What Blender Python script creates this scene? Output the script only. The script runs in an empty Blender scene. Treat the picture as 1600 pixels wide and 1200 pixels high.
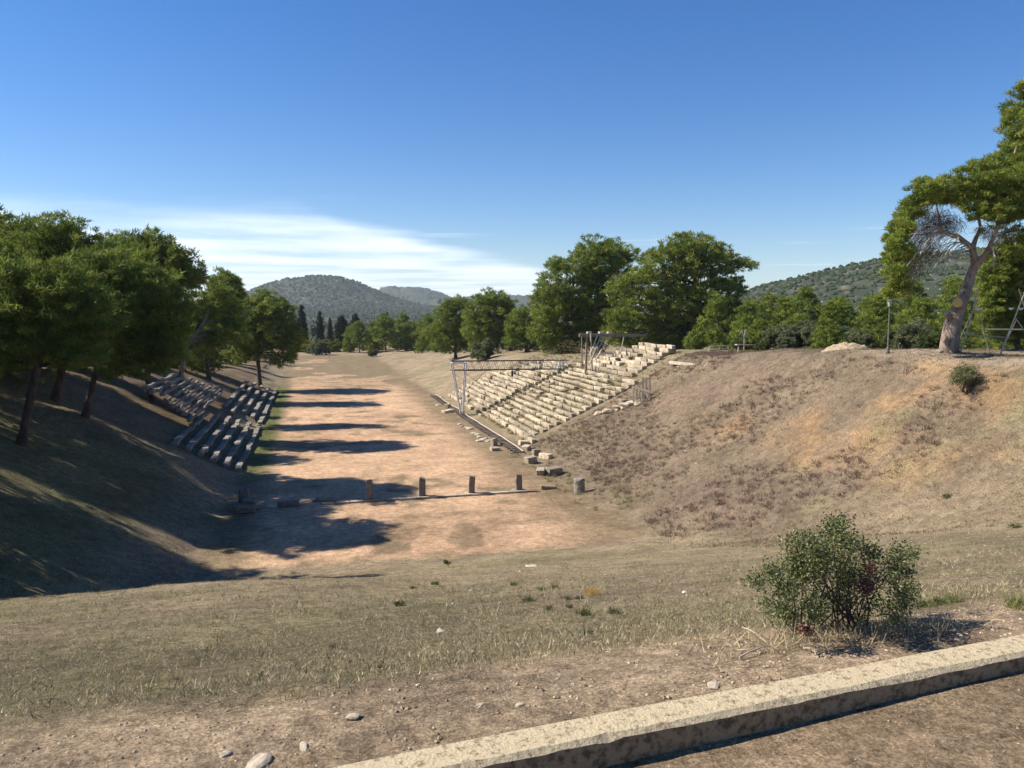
import bpy, bmesh, math, random
import numpy as np
from mathutils import Vector, Matrix, noise as mnoise

R = math.radians
rng = np.random.default_rng(11)
random.seed(11)
S = bpy.context.scene
COL = S.collection

# ------------------------------------------------------------------ camera
EYE = 12.3                                   # eye height above the running track (track = z 0, runs along +Y)
PITCH = math.atan(110 / 1200.0)
YAW = math.atan((800 - 486) / 1200.0 * math.cos(PITCH))
cam = bpy.data.cameras.new('camera')
cam.sensor_fit = 'HORIZONTAL'; cam.sensor_width = 36.0
cam.lens = 36.0 * 1200.0 / 1600.0
cam.clip_start = 0.05; cam.clip_end = 30000
camo = bpy.data.objects.new('camera', cam); COL.objects.link(camo)
camo.location = (0, 0, EYE)
camo.rotation_euler = (math.pi / 2 - PITCH, 0, -YAW)
S.camera = camo

# ------------------------------------------------------------------ sun + sky
SUN_EL = R(41.5)
SUN_H = Vector((-0.95, 0.31)).normalized()   # horizontal direction towards the sun
SUN_ROT = math.atan2(SUN_H.x, SUN_H.y)
sund = bpy.data.lights.new('sun', 'SUN'); sund.energy = 5.0; sund.angle = R(0.53); sund.color = (1.0, 0.93, 0.82)
suno = bpy.data.objects.new('sun', sund); COL.objects.link(suno)
sv = Vector((SUN_H.x * math.cos(SUN_EL), SUN_H.y * math.cos(SUN_EL), math.sin(SUN_EL)))
suno.rotation_euler = sv.to_track_quat('Z', 'Y').to_euler(); suno.location = sv * 100

W = bpy.data.worlds.new('World'); S.world = W; W.use_nodes = True
nt = W.node_tree; nt.nodes.clear()
def wn(t, **k):
    n = nt.nodes.new(t)
    for a, b in k.items(): setattr(n, a, b)
    return n
def wmath(op, a, b=None, c=None):
    n = wn('ShaderNodeMath', operation=op)
    for i, x in enumerate((a, b, c)):
        if x is None: continue
        if isinstance(x, (int, float)): n.inputs[i].default_value = x
        else: nt.links.new(x, n.inputs[i])
    return n.outputs[0]
sky = wn('ShaderNodeTexSky', sky_type='NISHITA'); sky.sun_disc = False
sky.sun_elevation = SUN_EL; sky.sun_rotation = SUN_ROT
sky.altitude = 300; sky.air_density = 1.0; sky.dust_density = 0.2; sky.ozone_density = 4.0
tc = wn('ShaderNodeTexCoord'); sep = wn('ShaderNodeSeparateXYZ'); nt.links.new(tc.outputs['Generated'], sep.inputs[0])
zz = wmath('MAXIMUM', sep.outputs[2], 0.012)
cx = wmath('DIVIDE', sep.outputs[0], zz); cy = wmath('DIVIDE', sep.outputs[1], zz)   # point on a high cloud sheet
along = wmath('SUBTRACT', wmath('MULTIPLY', cx, math.cos(YAW)), wmath('MULTIPLY', cy, math.sin(YAW)))
across = wmath('ADD', wmath('MULTIPLY', cx, math.sin(YAW)), wmath('MULTIPLY', cy, math.cos(YAW)))
def cnoise(sa, sc, scale, det, off):
    cmb = wn('ShaderNodeCombineXYZ')
    nt.links.new(wmath('MULTIPLY', along, sa), cmb.inputs[0]); nt.links.new(wmath('MULTIPLY', across, sc), cmb.inputs[1])
    cmb.inputs[2].default_value = off
    n = wn('ShaderNodeTexNoise'); n.inputs['Scale'].default_value = scale; n.inputs['Detail'].default_value = det
    n.inputs['Roughness'].default_value = 0.55
    nt.links.new(cmb.outputs[0], n.inputs['Vector']); return n.outputs[0]
def smooth(x, a, b):
    n = wn('ShaderNodeMapRange', interpolation_type='SMOOTHSTEP'); nt.links.new(x, n.inputs[0])
    n.inputs[1].default_value = a; n.inputs[2].default_value = b; return n.outputs[0]
front = wmath('ADD', wmath('MULTIPLY_ADD', along, .5, 8.1), wmath('MULTIPLY', wmath('MAXIMUM', wmath('ADD', along, 2.0), 0.0), 3.0))
edge = wmath('ADD', wmath('SUBTRACT', across, front), wmath('MULTIPLY', wmath('SUBTRACT', cnoise(.35, .5, 1.0, 6, 3.1), .5), 5.0))
bank = smooth(edge, -.4, 3.2)
streak = smooth(cnoise(.34, .36, 1.0, 8, 2.7), .30, .68)
wisp = smooth(cnoise(.34, .62, .75, 6, 4.3), .60, .78)
dens = wmath('MAXIMUM', wmath('MULTIPLY', bank, wmath('MULTIPLY_ADD', streak, .66, .16)), wmath('MULTIPLY', wmath('MULTIPLY', wisp, smooth(across, 6.0, 9.0)), .5))
dens = wmath('MULTIPLY', dens, smooth(sep.outputs[2], 0.0, 0.02))
mixc = wn('ShaderNodeMix', data_type='RGBA'); nt.links.new(dens, mixc.inputs[0])
hsv = wn('ShaderNodeHueSaturation'); hsv.inputs['Saturation'].default_value = 1.34; hsv.inputs['Hue'].default_value = .509
nt.links.new(sky.outputs[0], hsv.inputs['Color'])
nt.links.new(hsv.outputs[0], mixc.inputs[6]); mixc.inputs[7].default_value = (9.6, 10.2, 11.2, 1)
bg = wn('ShaderNodeBackground'); bg.inputs[1].default_value = 0.078
nt.links.new(mixc.outputs[2], bg.inputs[0])
wo = wn('ShaderNodeOutputWorld'); nt.links.new(bg.outputs[0], wo.inputs[0])

S.view_settings.view_transform = 'Standard'; S.view_settings.look = 'None'
S.view_settings.exposure = 0.86; S.view_settings.gamma = 1.0
try: S.view_settings.use_curve_mapping = False
except Exception: pass
S.cycles.max_bounces = 6; S.cycles.volume_bounces = 0; S.cycles.transparent_max_bounces = 8

ORD = ['first', 'second', 'third', 'fourth', 'fifth', 'sixth', 'seventh', 'eighth', 'ninth', 'tenth', 'eleventh', 'twelfth', 'thirteenth', 'fourteenth', 'fifteenth', 'sixteenth']
# ------------------------------------------------------------------ materials
def mat(name, col, col2=None, scale=5.0, rough=.9, bump=0.0, bscale=None, detail=6, attr=False, translucent=0.0,
        rnd=0.0, lo=.35, hi=.65, metal=0.0, spec=.2, coord='Object', col3=None, stretch=None):
    m = bpy.data.materials.new(name); m.use_nodes = True; t = m.node_tree; nn = t.nodes; L = t.links
    b = nn['Principled BSDF']; b.inputs['Roughness'].default_value = rough; b.inputs['Metallic'].default_value = metal
    b.inputs['Specular IOR Level'].default_value = spec
    co = nn.new('ShaderNodeTexCoord'); vec = co.outputs[coord]
    if stretch:
        mp = nn.new('ShaderNodeMapping'); mp.inputs['Scale'].default_value = stretch; L.new(vec, mp.inputs[0]); vec = mp.outputs[0]
    if attr:
        a = nn.new('ShaderNodeAttribute'); a.attribute_name = 'Col'; cur = a.outputs['Color']
    else:
        r = nn.new('ShaderNodeRGB'); r.outputs[0].default_value = (*col, 1); cur = r.outputs[0]
    def mixin(cur, c, sc, lo, hi, det=detail):
        n = nn.new('ShaderNodeTexNoise'); n.inputs['Scale'].default_value = sc; n.inputs['Detail'].default_value = det
        n.inputs['Roughness'].default_value = .62; L.new(vec, n.inputs['Vector'])
        mr = nn.new('ShaderNodeMapRange'); mr.inputs[1].default_value = lo; mr.inputs[2].default_value = hi; L.new(n.outputs[0], mr.inputs[0])
        mx = nn.new('ShaderNodeMix'); mx.data_type = 'RGBA'; L.new(mr.outputs[0], mx.inputs[0]); L.new(cur, mx.inputs[6])
        mx.inputs[7].default_value = (*c, 1); return mx.outputs[2]
    if col2: cur = mixin(cur, col2, scale, lo, hi)
    if col3: cur = mixin(cur, col3, scale * 3.3, .52, .7)
    if rnd:
        oi = nn.new('ShaderNodeObjectInfo'); mr = nn.new('ShaderNodeMapRange')
        mr.inputs[3].default_value = 1 - rnd; mr.inputs[4].default_value = 1 + rnd; L.new(oi.outputs['Random'], mr.inputs[0])
        mu = nn.new('ShaderNodeVectorMath'); mu.operation = 'SCALE'; L.new(cur, mu.inputs[0]); L.new(mr.outputs[0], mu.inputs['Scale']); cur = mu.outputs[0]
    L.new(cur, b.inputs['Base Color'])
    if bump:
        n = nn.new('ShaderNodeTexNoise'); n.inputs['Scale'].default_value = bscale or scale * 4; n.inputs['Detail'].default_value = 8
        n.inputs['Roughness'].default_value = .7
        L.new(vec, n.inputs['Vector']); bp = nn.new('ShaderNodeBump'); bp.inputs['Strength'].default_value = 1.0; bp.inputs['Distance'].default_value = bump
        L.new(n.outputs[0], bp.inputs['Height']); L.new(bp.outputs[0], b.inputs['Normal'])
    if translucent:
        tr = nn.new('ShaderNodeBsdfTranslucent'); L.new(cur, tr.inputs[0]); ms = nn.new('ShaderNodeMixShader'); ms.inputs[0].default_value = translucent
        L.new(b.outputs[0], ms.inputs[1]); L.new(tr.outputs[0], ms.inputs[2]); L.new(ms.outputs[0], nn['Material Output'].inputs[0])
    return m

M = {}
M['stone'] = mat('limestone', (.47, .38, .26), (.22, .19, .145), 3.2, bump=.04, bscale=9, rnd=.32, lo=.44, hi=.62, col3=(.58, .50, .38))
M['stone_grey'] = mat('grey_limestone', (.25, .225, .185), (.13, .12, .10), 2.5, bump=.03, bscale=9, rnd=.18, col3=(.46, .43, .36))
M['stone_dark'] = mat('weathered_shade_stone', (.20, .18, .15), (.11, .10, .09), 3.0, bump=.03, bscale=9, rnd=.12, col3=(.32, .28, .22))
M['rock'] = mat('pale_rock', (.56, .48, .36), (.36, .30, .22), 4.0, bump=.005, bscale=14, rnd=.15)
M['kerb'] = mat('concrete', (.52, .42, .265), (.22, .16, .095), 38, bump=.010, bscale=75, lo=.5, hi=.66, col3=(.64, .54, .36))
M['kerb_soil_bounce'] = mat('soil_and_bounce_concrete', (.38, .26, .15), (.16, .10, .055), 30, bump=.012, bscale=70, lo=.46, hi=.62)  # soil stain, with warm light bounced off the path mixed into the colour
M['needle'] = mat('pine_needles', (.07, .1, .02), attr=True, translucent=.32, rough=.7, spec=.2)
M['leaf'] = mat('bush_leaf', (.07, .1, .03), attr=True, translucent=.15, rough=.45, spec=.4)
M['grass'] = mat('dry_grass', (.2, .16, .09), attr=True, translucent=.2, rough=.9, spec=.1)
M['bark'] = mat('pine_bark', (.13, .095, .075), (.05, .036, .028), 3, bump=.08, bscale=7, stretch=(1, 1, .35))
M['bark_pale'] = mat('weathered_bark', (.36, .28, .22), (.13, .09, .065), 5, bump=.08, bscale=9, stretch=(1, 1, .3), col3=(.42, .35, .29))
M['dead'] = mat('dead_wood', (.46, .40, .33), (.30, .26, .21), 8)
M['deadtwig'] = mat('dead_twigs', (.1, .08, .06), attr=True, rough=.95)
M['wood'] = mat('sun_bleached_timber', (.52, .45, .35), (.36, .30, .23), 6, bump=.01, rnd=.15)
M['woodgrey'] = mat('grey_timber', (.27, .23, .19), (.17, .14, .11), 6, bump=.01, rnd=.12)
M['steelw'] = mat('galvanised_steel', (.60, .60, .59), (.42, .41, .40), 9, rough=.55, metal=.25, spec=.4)
M['rust'] = mat('rusted_steel', (.11, .07, .055), (.055, .04, .035), 9, rough=.8)
M['lampgreen'] = mat('green_paint', (.075, .085, .06), (.15, .15, .115), 6, rough=.6)
M['glass'] = mat('frosted_glass', (.35, .35, .33), rough=.25, spec=.5)
M['cutwood'] = mat('fresh_cut_wood', (.62, .44, .19), (.52, .34, .13), 9)
M['sand'] = mat('sand_pile', (.42, .33, .215), (.30, .23, .15), 2.5, bump=.05, bscale=6)
M['plastic'] = mat('white_plastic', (.72, .72, .70), (.6, .6, .58), 9, rough=.5)
M['rope'] = mat('rope', (.45, .42, .36), (.35, .32, .27), 30)

def ground_material():
    m = bpy.data.materials.new('ground'); m.use_nodes = True; t = m.node_tree; nn = t.nodes; L = t.links
    b = nn['Principled BSDF']; b.inputs['Roughness'].default_value = .95; b.inputs['Specular IOR Level'].default_value = .1
    co = nn.new('ShaderNodeTexCoord'); at_ = nn.new('ShaderNodeAttribute'); at_.attribute_name = 'Col'
    cur = at_.outputs['Color']
    def nz(sc, det=6, ro=.65):
        n = nn.new('ShaderNodeTexNoise'); n.inputs['Scale'].default_value = sc; n.inputs['Detail'].default_value = det; n.inputs['Roughness'].default_value = ro
        L.new(co.outputs['Object'], n.inputs['Vector']); return n.outputs[0]
    def mul(cur, f, a, b_, lo, hi):
        mr = nn.new('ShaderNodeMapRange'); L.new(f, mr.inputs[0])
        for i, x in enumerate((lo, hi, a, b_)): mr.inputs[i + 1].default_value = x
        v = nn.new('ShaderNodeVectorMath'); v.operation = 'SCALE'; L.new(cur, v.inputs[0]); L.new(mr.outputs[0], v.inputs['Scale']); return v.outputs[0]
    cur = mul(cur, nz(.35), .70, 1.06, .35, .65)
    cur = mul(cur, nz(2.3), .75, 1.22, .35, .65)
    cur = mul(cur, nz(13, 6, .8), .48, 1.54, .34, .66)
    cur = mul(cur, nz(70, 4, .75), .58, 1.44, .36, .64)
    L.new(cur, b.inputs['Base Color'])
    bp = nn.new('ShaderNodeBump'); bp.inputs['Distance'].default_value = .085
    L.new(nz(9, 10, .75), bp.inputs['Height'])
    bp2 = nn.new('ShaderNodeBump'); bp2.inputs['Distance'].default_value = .018; L.new(nz(60, 5, .7), bp2.inputs['Height'])
    L.new(bp.outputs[0], bp2.inputs['Normal']); L.new(bp2.outputs[0], b.inputs['Normal'])
    return m
M['ground'] = ground_material()
M['hill'] = mat('hill_scrub', (.050, .056, .032), (.030, .040, .021), .035, detail=12, lo=.42, hi=.58, col3=(.14, .12, .085), coord='Object')

# ------------------------------------------------------------------ helpers
def tag(o, label=None, cat=None, group=None, kind=None):
    if label: o['label'] = label
    if cat: o['category'] = cat
    if group: o['group'] = group
    if kind: o['kind'] = kind
    return o
def empty(name, loc, label=None, cat=None, group=None, rz=0.0):
    o = bpy.data.objects.new(name, None); COL.objects.link(o); o.location = loc; o.rotation_euler = (0, 0, rz)
    o.empty_display_size = .2
    return tag(o, label, cat, group)
def link_mesh(name, me, material=None, parent=None, loc=None):
    o = bpy.data.objects.new(name, me); COL.objects.link(o)
    if material and not me.materials: me.materials.append(material)
    if parent: o.parent = parent
    if loc is not None: o.location = loc
    return o
def soup_mesh(name, T, C=None, material=None):
    """triangle soup (N,3,3) with a colour per triangle"""
    n = len(T); me = bpy.data.meshes.new(name)
    me.vertices.add(n * 3); me.loops.add(n * 3); me.polygons.add(n)
    me.vertices.foreach_set('co', np.ascontiguousarray(T, dtype=np.float32).ravel())
    me.loops.foreach_set('vertex_index', np.arange(n * 3, dtype=np.int32))
    me.polygons.foreach_set('loop_start', np.arange(0, n * 3, 3, dtype=np.int32))
    if C is not None:
        a = me.attributes.new('Col', 'FLOAT_COLOR', 'POINT')
        c = np.ones((n, 3, 4), np.float32); c[:, :, :3] = C[:, None, :]; a.data.foreach_set('color', c.ravel())
    me.update(); me.validate()
    if material: me.materials.append(material)
    return me
class MB:
    def __init__(s): s.v = []; s.f = []
    def box(s, c, size, rot=None):
        n = len(s.v); hx, hy, hz = [a / 2 for a in size]
        for x in (-hx, hx):
            for y in (-hy, hy):
                for z in (-hz, hz):
                    p = Vector((x, y, z))
                    if rot is not None: p = rot @ p
                    s.v.append(p + Vector(c))
        for q in ((0, 1, 3, 2), (4, 6, 7, 5), (0, 4, 5, 1), (2, 3, 7, 6), (0, 2, 6, 4), (1, 5, 7, 3)): s.f.append([n + i for i in q])
        return s
    def bar(s, a, b, w, h=None):
        a = Vector(a); b = Vector(b); d = b - a
        q = d.to_track_quat('X', 'Z').to_matrix()
        return s.box((a + b) / 2, (d.length, w, h or w), q)
    def tube(s, pts, rad, seg=7, cap=True, wob=0.0):
        pts = [Vector(p) for p in pts]; n0 = len(s.v); m = len(pts)
        if isinstance(rad, (int, float)): rad = [rad] * m
        prev = None
        for i, p in enumerate(pts):
            d = (pts[min(i + 1, m - 1)] - pts[max(i - 1, 0)]).normalized()
            if prev is None: x = d.orthogonal().normalized()
            else:
                x = prev - d * prev.dot(d)
                x = x.normalized() if x.length > 1e-6 else d.orthogonal().normalized()
            prev = x; y = d.cross(x)
            for k in range(seg):
                a = 2 * math.pi * k / seg; r = rad[i] * (1 + (random.uniform(-wob, wob) if wob else 0))
                s.v.append(p + x * math.cos(a) * r + y * math.sin(a) * r)
        for i in range(m - 1):
            for k in range(seg):
                a = n0 + i * seg + k; b = n0 + i * seg + (k + 1) % seg
                s.f.append([a, b, b + seg, a + seg])
        if cap:
            s.f.append([n0 + k for k in range(seg)][::-1]); s.f.append([n0 + (m - 1) * seg + k for k in range(seg)])
        return s
    def mesh(s, name, material, origin=(0, 0, 0), smooth=False):
        o = Vector(origin); me = bpy.data.meshes.new(name)
        me.from_pydata([tuple(Vector(p) - o) for p in s.v], [], s.f); me.materials.append(material)
        if smooth: me.polygons.foreach_set('use_smooth', [True] * len(me.polygons))
        me.update(); return me
    def build(s, name, material, parent=None, origin=None, smooth=False):
        if origin is None: origin = parent.location if parent else (0, 0, 0)
        o = link_mesh(name, s.mesh(name, material, origin, smooth), None, parent)
        if not parent: o.location = origin
        return o
def bez(a, b, sag=0.0, n=5, jit=0.0):
    a = Vector(a); b = Vector(b); out = []
    for i in range(n):
        t = i / (n - 1); p = a.lerp(b, t); p.z -= sag * 4 * t * (1 - t)
        if jit and 0 < i < n - 1: p += Vector((random.uniform(-jit, jit), random.uniform(-jit, jit), random.uniform(-jit, jit)))
        out.append(p)
    return out

# ------------------------------------------------------------------ value noise for relief
_perm = np.random.default_rng(5).random((256, 256))
def vnoise(x, y):
    xi = np.floor(x).astype(int); yi = np.floor(y).astype(int); fx = x - xi; fy = y - yi
    fx = fx * fx * (3 - 2 * fx); fy = fy * fy * (3 - 2 * fy)
    g = lambda a, b: _perm[a & 255, b & 255]
    return (g(xi, yi) * (1 - fx) + g(xi + 1, yi) * fx) * (1 - fy) + (g(xi, yi + 1) * (1 - fx) + g(xi + 1, yi + 1) * fx) * fy - .5
def fbm(x, y, o=4):
    s = 0; a = 1.0
    for i in range(o): s = s + a * vnoise(x + 17.3 * i, y + 9.1 * i); x = x * 2.03; y = y * 2.03; a *= .5
    return s
def sstep(x, a, b):
    t = np.clip((x - a) / (b - a), 0, 1); return t * t * (3 - 2 * t)
def smax(a, b, k): return np.logaddexp(a / k, b / k) * k
def smin(a, b, k): return -smax(-a, -b, k)

# ------------------------------------------------------------------ terrain height
TX0, TX1, TY0, TY1 = -5.4, 18.0, 38.0, 236.0
KA, KB = 2.42, 0.088                        # back edge of the kerb: y = KA + KB x
def hgt(X, Y, fine=True):
    X = np.asarray(X, float); Y = np.asarray(Y, float)
    hr = np.interp(Y, [0, 30, 45, 54, 62, 72, 82, 95, 115, 150, 200, 245, 400], [10.4, 10.1, 9.85, 9.3, 8.75, 8.5, 8.1, 7.2, 6.0, 4.6, 2.8, .9, 0])
    hr = hr - np.interp(X, [40, 75, 150, 300, 600], [0, .6, 2.5, 4.5, 6]) * np.clip(hr / 10, 0, 1)
    hl = np.interp(Y, [0, 40, 70, 100, 130, 160, 245, 400], [8.8, 8.8, 8.0, 6.6, 3.8, 2.6, .6, 0])
    wig = .5 * vnoise(Y * .09, Y * 0 + 3.3)
    sr = np.interp(Y, [0, 45, 66, 70, 112, 118, 160, 240], [.56, .56, .56, .455, .455, .40, .22, .10])
    fr = np.interp(Y, [0, 40, 66, 70, 112, 116, 240], [17.6, 18.0, 19.6, 19.3, 19.3, 18.6, 18.2]) + wig * np.where((Y > 67) & (Y < 114), 0, 1)
    sB = np.clip(X - fr, -9, 60); cw = 1 - sstep(Y, 64, 70)
    right = smin(np.maximum(sr * sB * (1 - cw) + (.33 * sB + .0185 * np.maximum(sB, 0) ** 2) * cw, -4), hr, .5)
    sl = np.interp(Y, [0, 60, 100, 130, 170, 240], [.50, .49, .47, .42, .25, .1])
    left = smin(np.maximum(sl * (-5.7 - X), -4), hl - .0 * X, .6)
    # ground in front of the left seats bulges a little over them
    left = left + .75 * np.exp(-((Y - 57.5) / 3.2) ** 2) * sstep(-X, 6.0, 9.0) * (1 - sstep(-X, 15, 20))
    # the seats are cut a little into the slope
    left = left - .25 * sstep(Y, 61.5, 62.5) * (1 - sstep(Y, 128, 131)) * sstep(-X, 5.6, 6.2) * (1 - sstep(-X, 15.5, 17))
    # near end slope, bulging towards the left corner
    yl = np.interp(Y, [-50, 2.9, 3.3, 5.5, 14, 24, 31, 37.2, 60], [10.82, 10.82, 10.76, 9.90, 7.22, 4.30, 1.75, -.2, -5])
    ys = np.interp(Y, [-50, 2.9, 3.3, 5.5, 14, 24, 34, 38.5, 60], [10.82, 10.82, 10.76, 9.88, 6.95, 3.72, .72, -.25, -5])
    wl = 1 - sstep(X, -4, 6)
    near = yl * wl + ys * (1 - wl)
    z = smax(smax(right, near, .55 + .9 * sstep(X, 21, 29)), left, .18)
    z = smax(z, np.zeros_like(z), .12) - .06
    z = np.where(np.abs(z) < .02, z, z)
    # path side of the kerb
    path = sstep(KA + KB * X - .16 - Y, 0, .02)
    z = z * (1 - path) + (10.752 + .014 * np.clip(X - 1.4, -6, 6)) * path
    if fine:
        tr = sstep(X, -6.5, -4.5) * (1 - sstep(X, 16.5, 18.5)) * sstep(Y, 38, 41)
        a = np.where(Y < 6, .02, .10) * (1 - tr * .85)
        z = z + a * fbm(X * .9, Y * .9, 4) + .38 * (1 - tr) * sstep(Y, 6, 14) * fbm(X * .17 + 5, Y * .17, 3) * np.where((X > 18.5) & (X < 39) & (Y > 67) & (Y < 115), 0.15, 1) * np.where(Y < 40, .15 + .85 * sstep(X, 15, 22), 1)
        z = z + .008 * fbm(X * 9, Y * 9, 2) * (Y < 12)
    far = sstep(np.hypot(X, Y - 100), 260, 900)
    z = z + far * (-4 + 1.2 * fbm(X * .003, Y * .003, 3))
    return z
def gz(x, y): return float(hgt(np.array([x]), np.array([y]))[0])

_cp, _sp, _cy, _sy = math.cos(PITCH), math.sin(PITCH), math.cos(YAW), math.sin(YAW)
def direction(u, v):
    x = (u - 800) / 1200.0; y = -(v - 600) / 1200.0
    f = _cp + y * _sp; z = -_sp + y * _cp
    return Vector((x * _cy + f * _sy, -x * _sy + f * _cy, z))
def at(u, v, Y):
    d = direction(u, v); return Vector((0, 0, EYE)) + d * (Y / d.y)
def on_ground(u, v):
    """where a sight line meets the ground"""
    d = direction(u, v); t = np.concatenate([np.arange(2, 60, .05), np.arange(60, 400, .3)])
    px, py, pz = d.x * t, d.y * t, EYE + d.z * t
    h = hgt(px, py); i = int(np.argmax(pz < h)); return Vector((px[i], py[i], float(h[i])))
def foot(u, Y):
    p = at(u, 560, Y); return Vector((p.x, Y, gz(p.x, Y)))

# ------------------------------------------------------------------ ground sheet
def axis(segs, geo_lo, geo_hi):
    a = []
    for lo, hi, st in segs: a += list(np.arange(lo, hi - 1e-6, st))
    a.append(segs[-1][1])
    lo = [a[0] - 2 * (1.33 ** i - 1) / .33 * 1.5 for i in range(1, geo_lo)][::-1]
    hi = [a[-1] + 2 * (1.33 ** i - 1) / .33 * 1.5 for i in range(1, geo_hi)]
    return np.array(lo + a + hi)
gx = axis([(-70, -26, 1.2), (-26, -8, .5), (-8, 10, .25), (10, 40, .45), (40, 90, 1.2)], 25, 25)
ky = []
gy = axis([(-12, 2, .5), (2, 5, .06), (5, 12, .16), (12, 40, .32), (40, 100, .5), (100, 140, .8), (140, 262, 1.6)], 8, 25)
GX, GY = np.meshgrid(gx, gy)
# shear the first metres so that a grid line follows the kerb
near_w = 1 - sstep(np.abs(GY - 2.6), 1.0, 4.0)
GYs = GY + near_w * KB * np.clip(GX, -12, 12)
GZ = hgt(GX, GYs)
def zone(X, Y):
    """surface colour of the soil and turf by place"""
    n1 = fbm(X * .12, Y * .12, 4); n2 = fbm(X * .5 + 40, Y * .5, 4); n3 = fbm(X * .05 + 9, Y * .035, 3)
    def mixc(c, d, w): return c * (1 - w[..., None]) + np.array(d) * w[..., None]
    c = np.zeros(X.shape + (3,)) + np.array((.285, .22, .14))                     # dry turf
    c = mixc(c, (.22, .185, .105), sstep(n1, .05, .35) * .8)
    c = mixc(c, (.34, .255, .165), sstep(n2, .1, .5) * .6)
    tr = sstep(X, -6.2, -5.2) * (1 - sstep(X + .8 * n2, 17.0, 18.6)) * sstep(Y + 1.2 * n1, 37.4, 38.6) * (1 - sstep(Y, 228, 238))
    s = np.array((.55, .362, .222)) + np.zeros_like(c)                                # sandy track
    s = mixc(s, (.44, .28, .17), sstep(n1, -.1, .3) * .7)
    patch = sstep(n2 + .5 * n1, .12, .42)
    edgew = np.maximum(sstep(X, 11.5, 16.5), 1 - sstep(X, -4.6, -2.2))
    farw = sstep(Y + 20 * n1, 112, 140)
    patch = np.clip(np.maximum(patch * .75, np.maximum(edgew * .85, farw * np.where(n3 > .22, .35, .93))), 0, 1)
    s = mixc(s, (.20, .155, .09), patch)
    ring = np.exp(-((np.hypot((X - 8.5) / 1.9, Y - 44.3) - 2.1) / .9) ** 2)
    s = mixc(s, (.22, .155, .09), ring * .7 * sstep(n2, -.25, .15))
    s = mixc(s, (.10, .125, .035), (1 - sstep(X + .5 * n2, -4.4, -3.0)) * sstep(Y, 58, 66) * (1 - sstep(Y, 125, 150)) * .75)
    c = c * (1 - tr[..., None]) + s * tr[..., None]
    # right bank
    rb = sstep(X + .25 * (Y - 40) * (Y < 40), 17.0, 20.0) * sstep(Y + .6 * X, 40, 46) * (1 - sstep(Y, 69, 74))
    c = mixc(c, (.185, .14, .095), rb * .9)
    blot = lambda S_, r: np.clip(sum(np.exp(-((X - p.x) ** 2 + (Y - p.y) ** 2) / r ** 2) for p in S_), 0, 1)
    rbw = sstep(X, 17.5, 19.5) * sstep(Y, 16, 22) * (Y < 75)
    c = mixc(c, (.40, .245, .12), rbw * blot(SPOTS, 1.25) * sstep(n2 + n1, -.5, .3) * .62)
    c = mixc(c, (.20, .135, .11), rbw * blot(REDS, 2.2) * sstep(n2, -.4, .3) * .5)
    # left bank: pine litter and thin green turf
    lb = sstep(-X, 7, 11) * sstep(Y, 15, 30)
    c = mixc(c, (.175, .115, .075), lb * .8 * sstep(Y, 50, 64))
    c = mixc(c, (.135, .135, .05), lb * (1 - sstep(Y, 50, 62)) * .7)
    c = mixc(c, (.21, .165, .09), lb * sstep(n1, .05, .3) * .6)
    # near slope: thin olive tinge
    ns = (1 - sstep(Y, 34, 39)) * sstep(Y, 3.0, 5)
    c = mixc(c, (.24, .215, .11), ns * sstep(n2 + .3 * n1, -.05, .45) * .55)
    # gravel verge behind the kerb and worn earth path
    g = (1 - sstep(Y - KB * X + .5 * n2, 3.05, 3.5))
    c = mixc(c, (.52, .385, .25), g * .9)
    p = sstep(KA + KB * X - Y, .1, .2)
    c = mixc(c, (.36, .26, .16), p * .9)
    # stands' back fill
    st = sstep(X, 18.2, 19.2) * (1 - sstep(X, 38, 42)) * sstep(Y, 68, 70) * (1 - sstep(Y, 113, 116))
    c = mixc(c, (.25, .20, .12), st * .8)
    # plateau strip, pale trodden earth on the crest of the right bank
    cr = sstep(X, 24, 28) * np.exp(-((hgt(X, Y, False) - 9.9) / .22) ** 2) * sstep(Y, 24, 30) * (1 - sstep(Y, 60, 70))
    c = mixc(c, (.42, .33, .23), cr * .6)
    far = sstep(np.hypot(X, Y - 100), 180, 320)
    c = mixc(c, (.075, .082, .04), far * .9)
    c = mixc(c, (.15, .13, .075), far * sstep(fbm(X * .012, Y * .012, 4), .0, .4) * .7)
    return c
SPOTS = [on_ground(u, v) for u, v in [(1110 + 490 * t + 14 * math.sin(9 * t), 652 + 118 * t + 12 * math.sin(21 * t)) for t in np.linspace(0, 1, 26)] + [(1470, 566), (1500, 564), (1440, 600), (1400, 620), (1530, 600), (1570, 620)]]
REDS = [on_ground(u, v) for u, v in ((960, 720), (1010, 750), (1080, 770), (1150, 790), (1240, 770), (1060, 620), (1120, 610), (1180, 600))]
ZC = zone(GX, GYs)
ny, nx = GX.shape
idx = np.arange(ny * nx).reshape(ny, nx)
Q = np.stack([idx[:-1, :-1], idx[:-1, 1:], idx[1:, 1:], idx[1:, :-1]], -1)
cxm = (GX[:-1, :-1] + GX[1:, 1:]) / 2; cym = (GYs[:-1, :-1] + GYs[1:, 1:]) / 2
is_track = (cxm > TX0) & (cxm < TX1) & (cym > TY0) & (cym < TY1)
is_path = (cym < KA + KB * cxm - .16) & (cym < 12)
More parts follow.
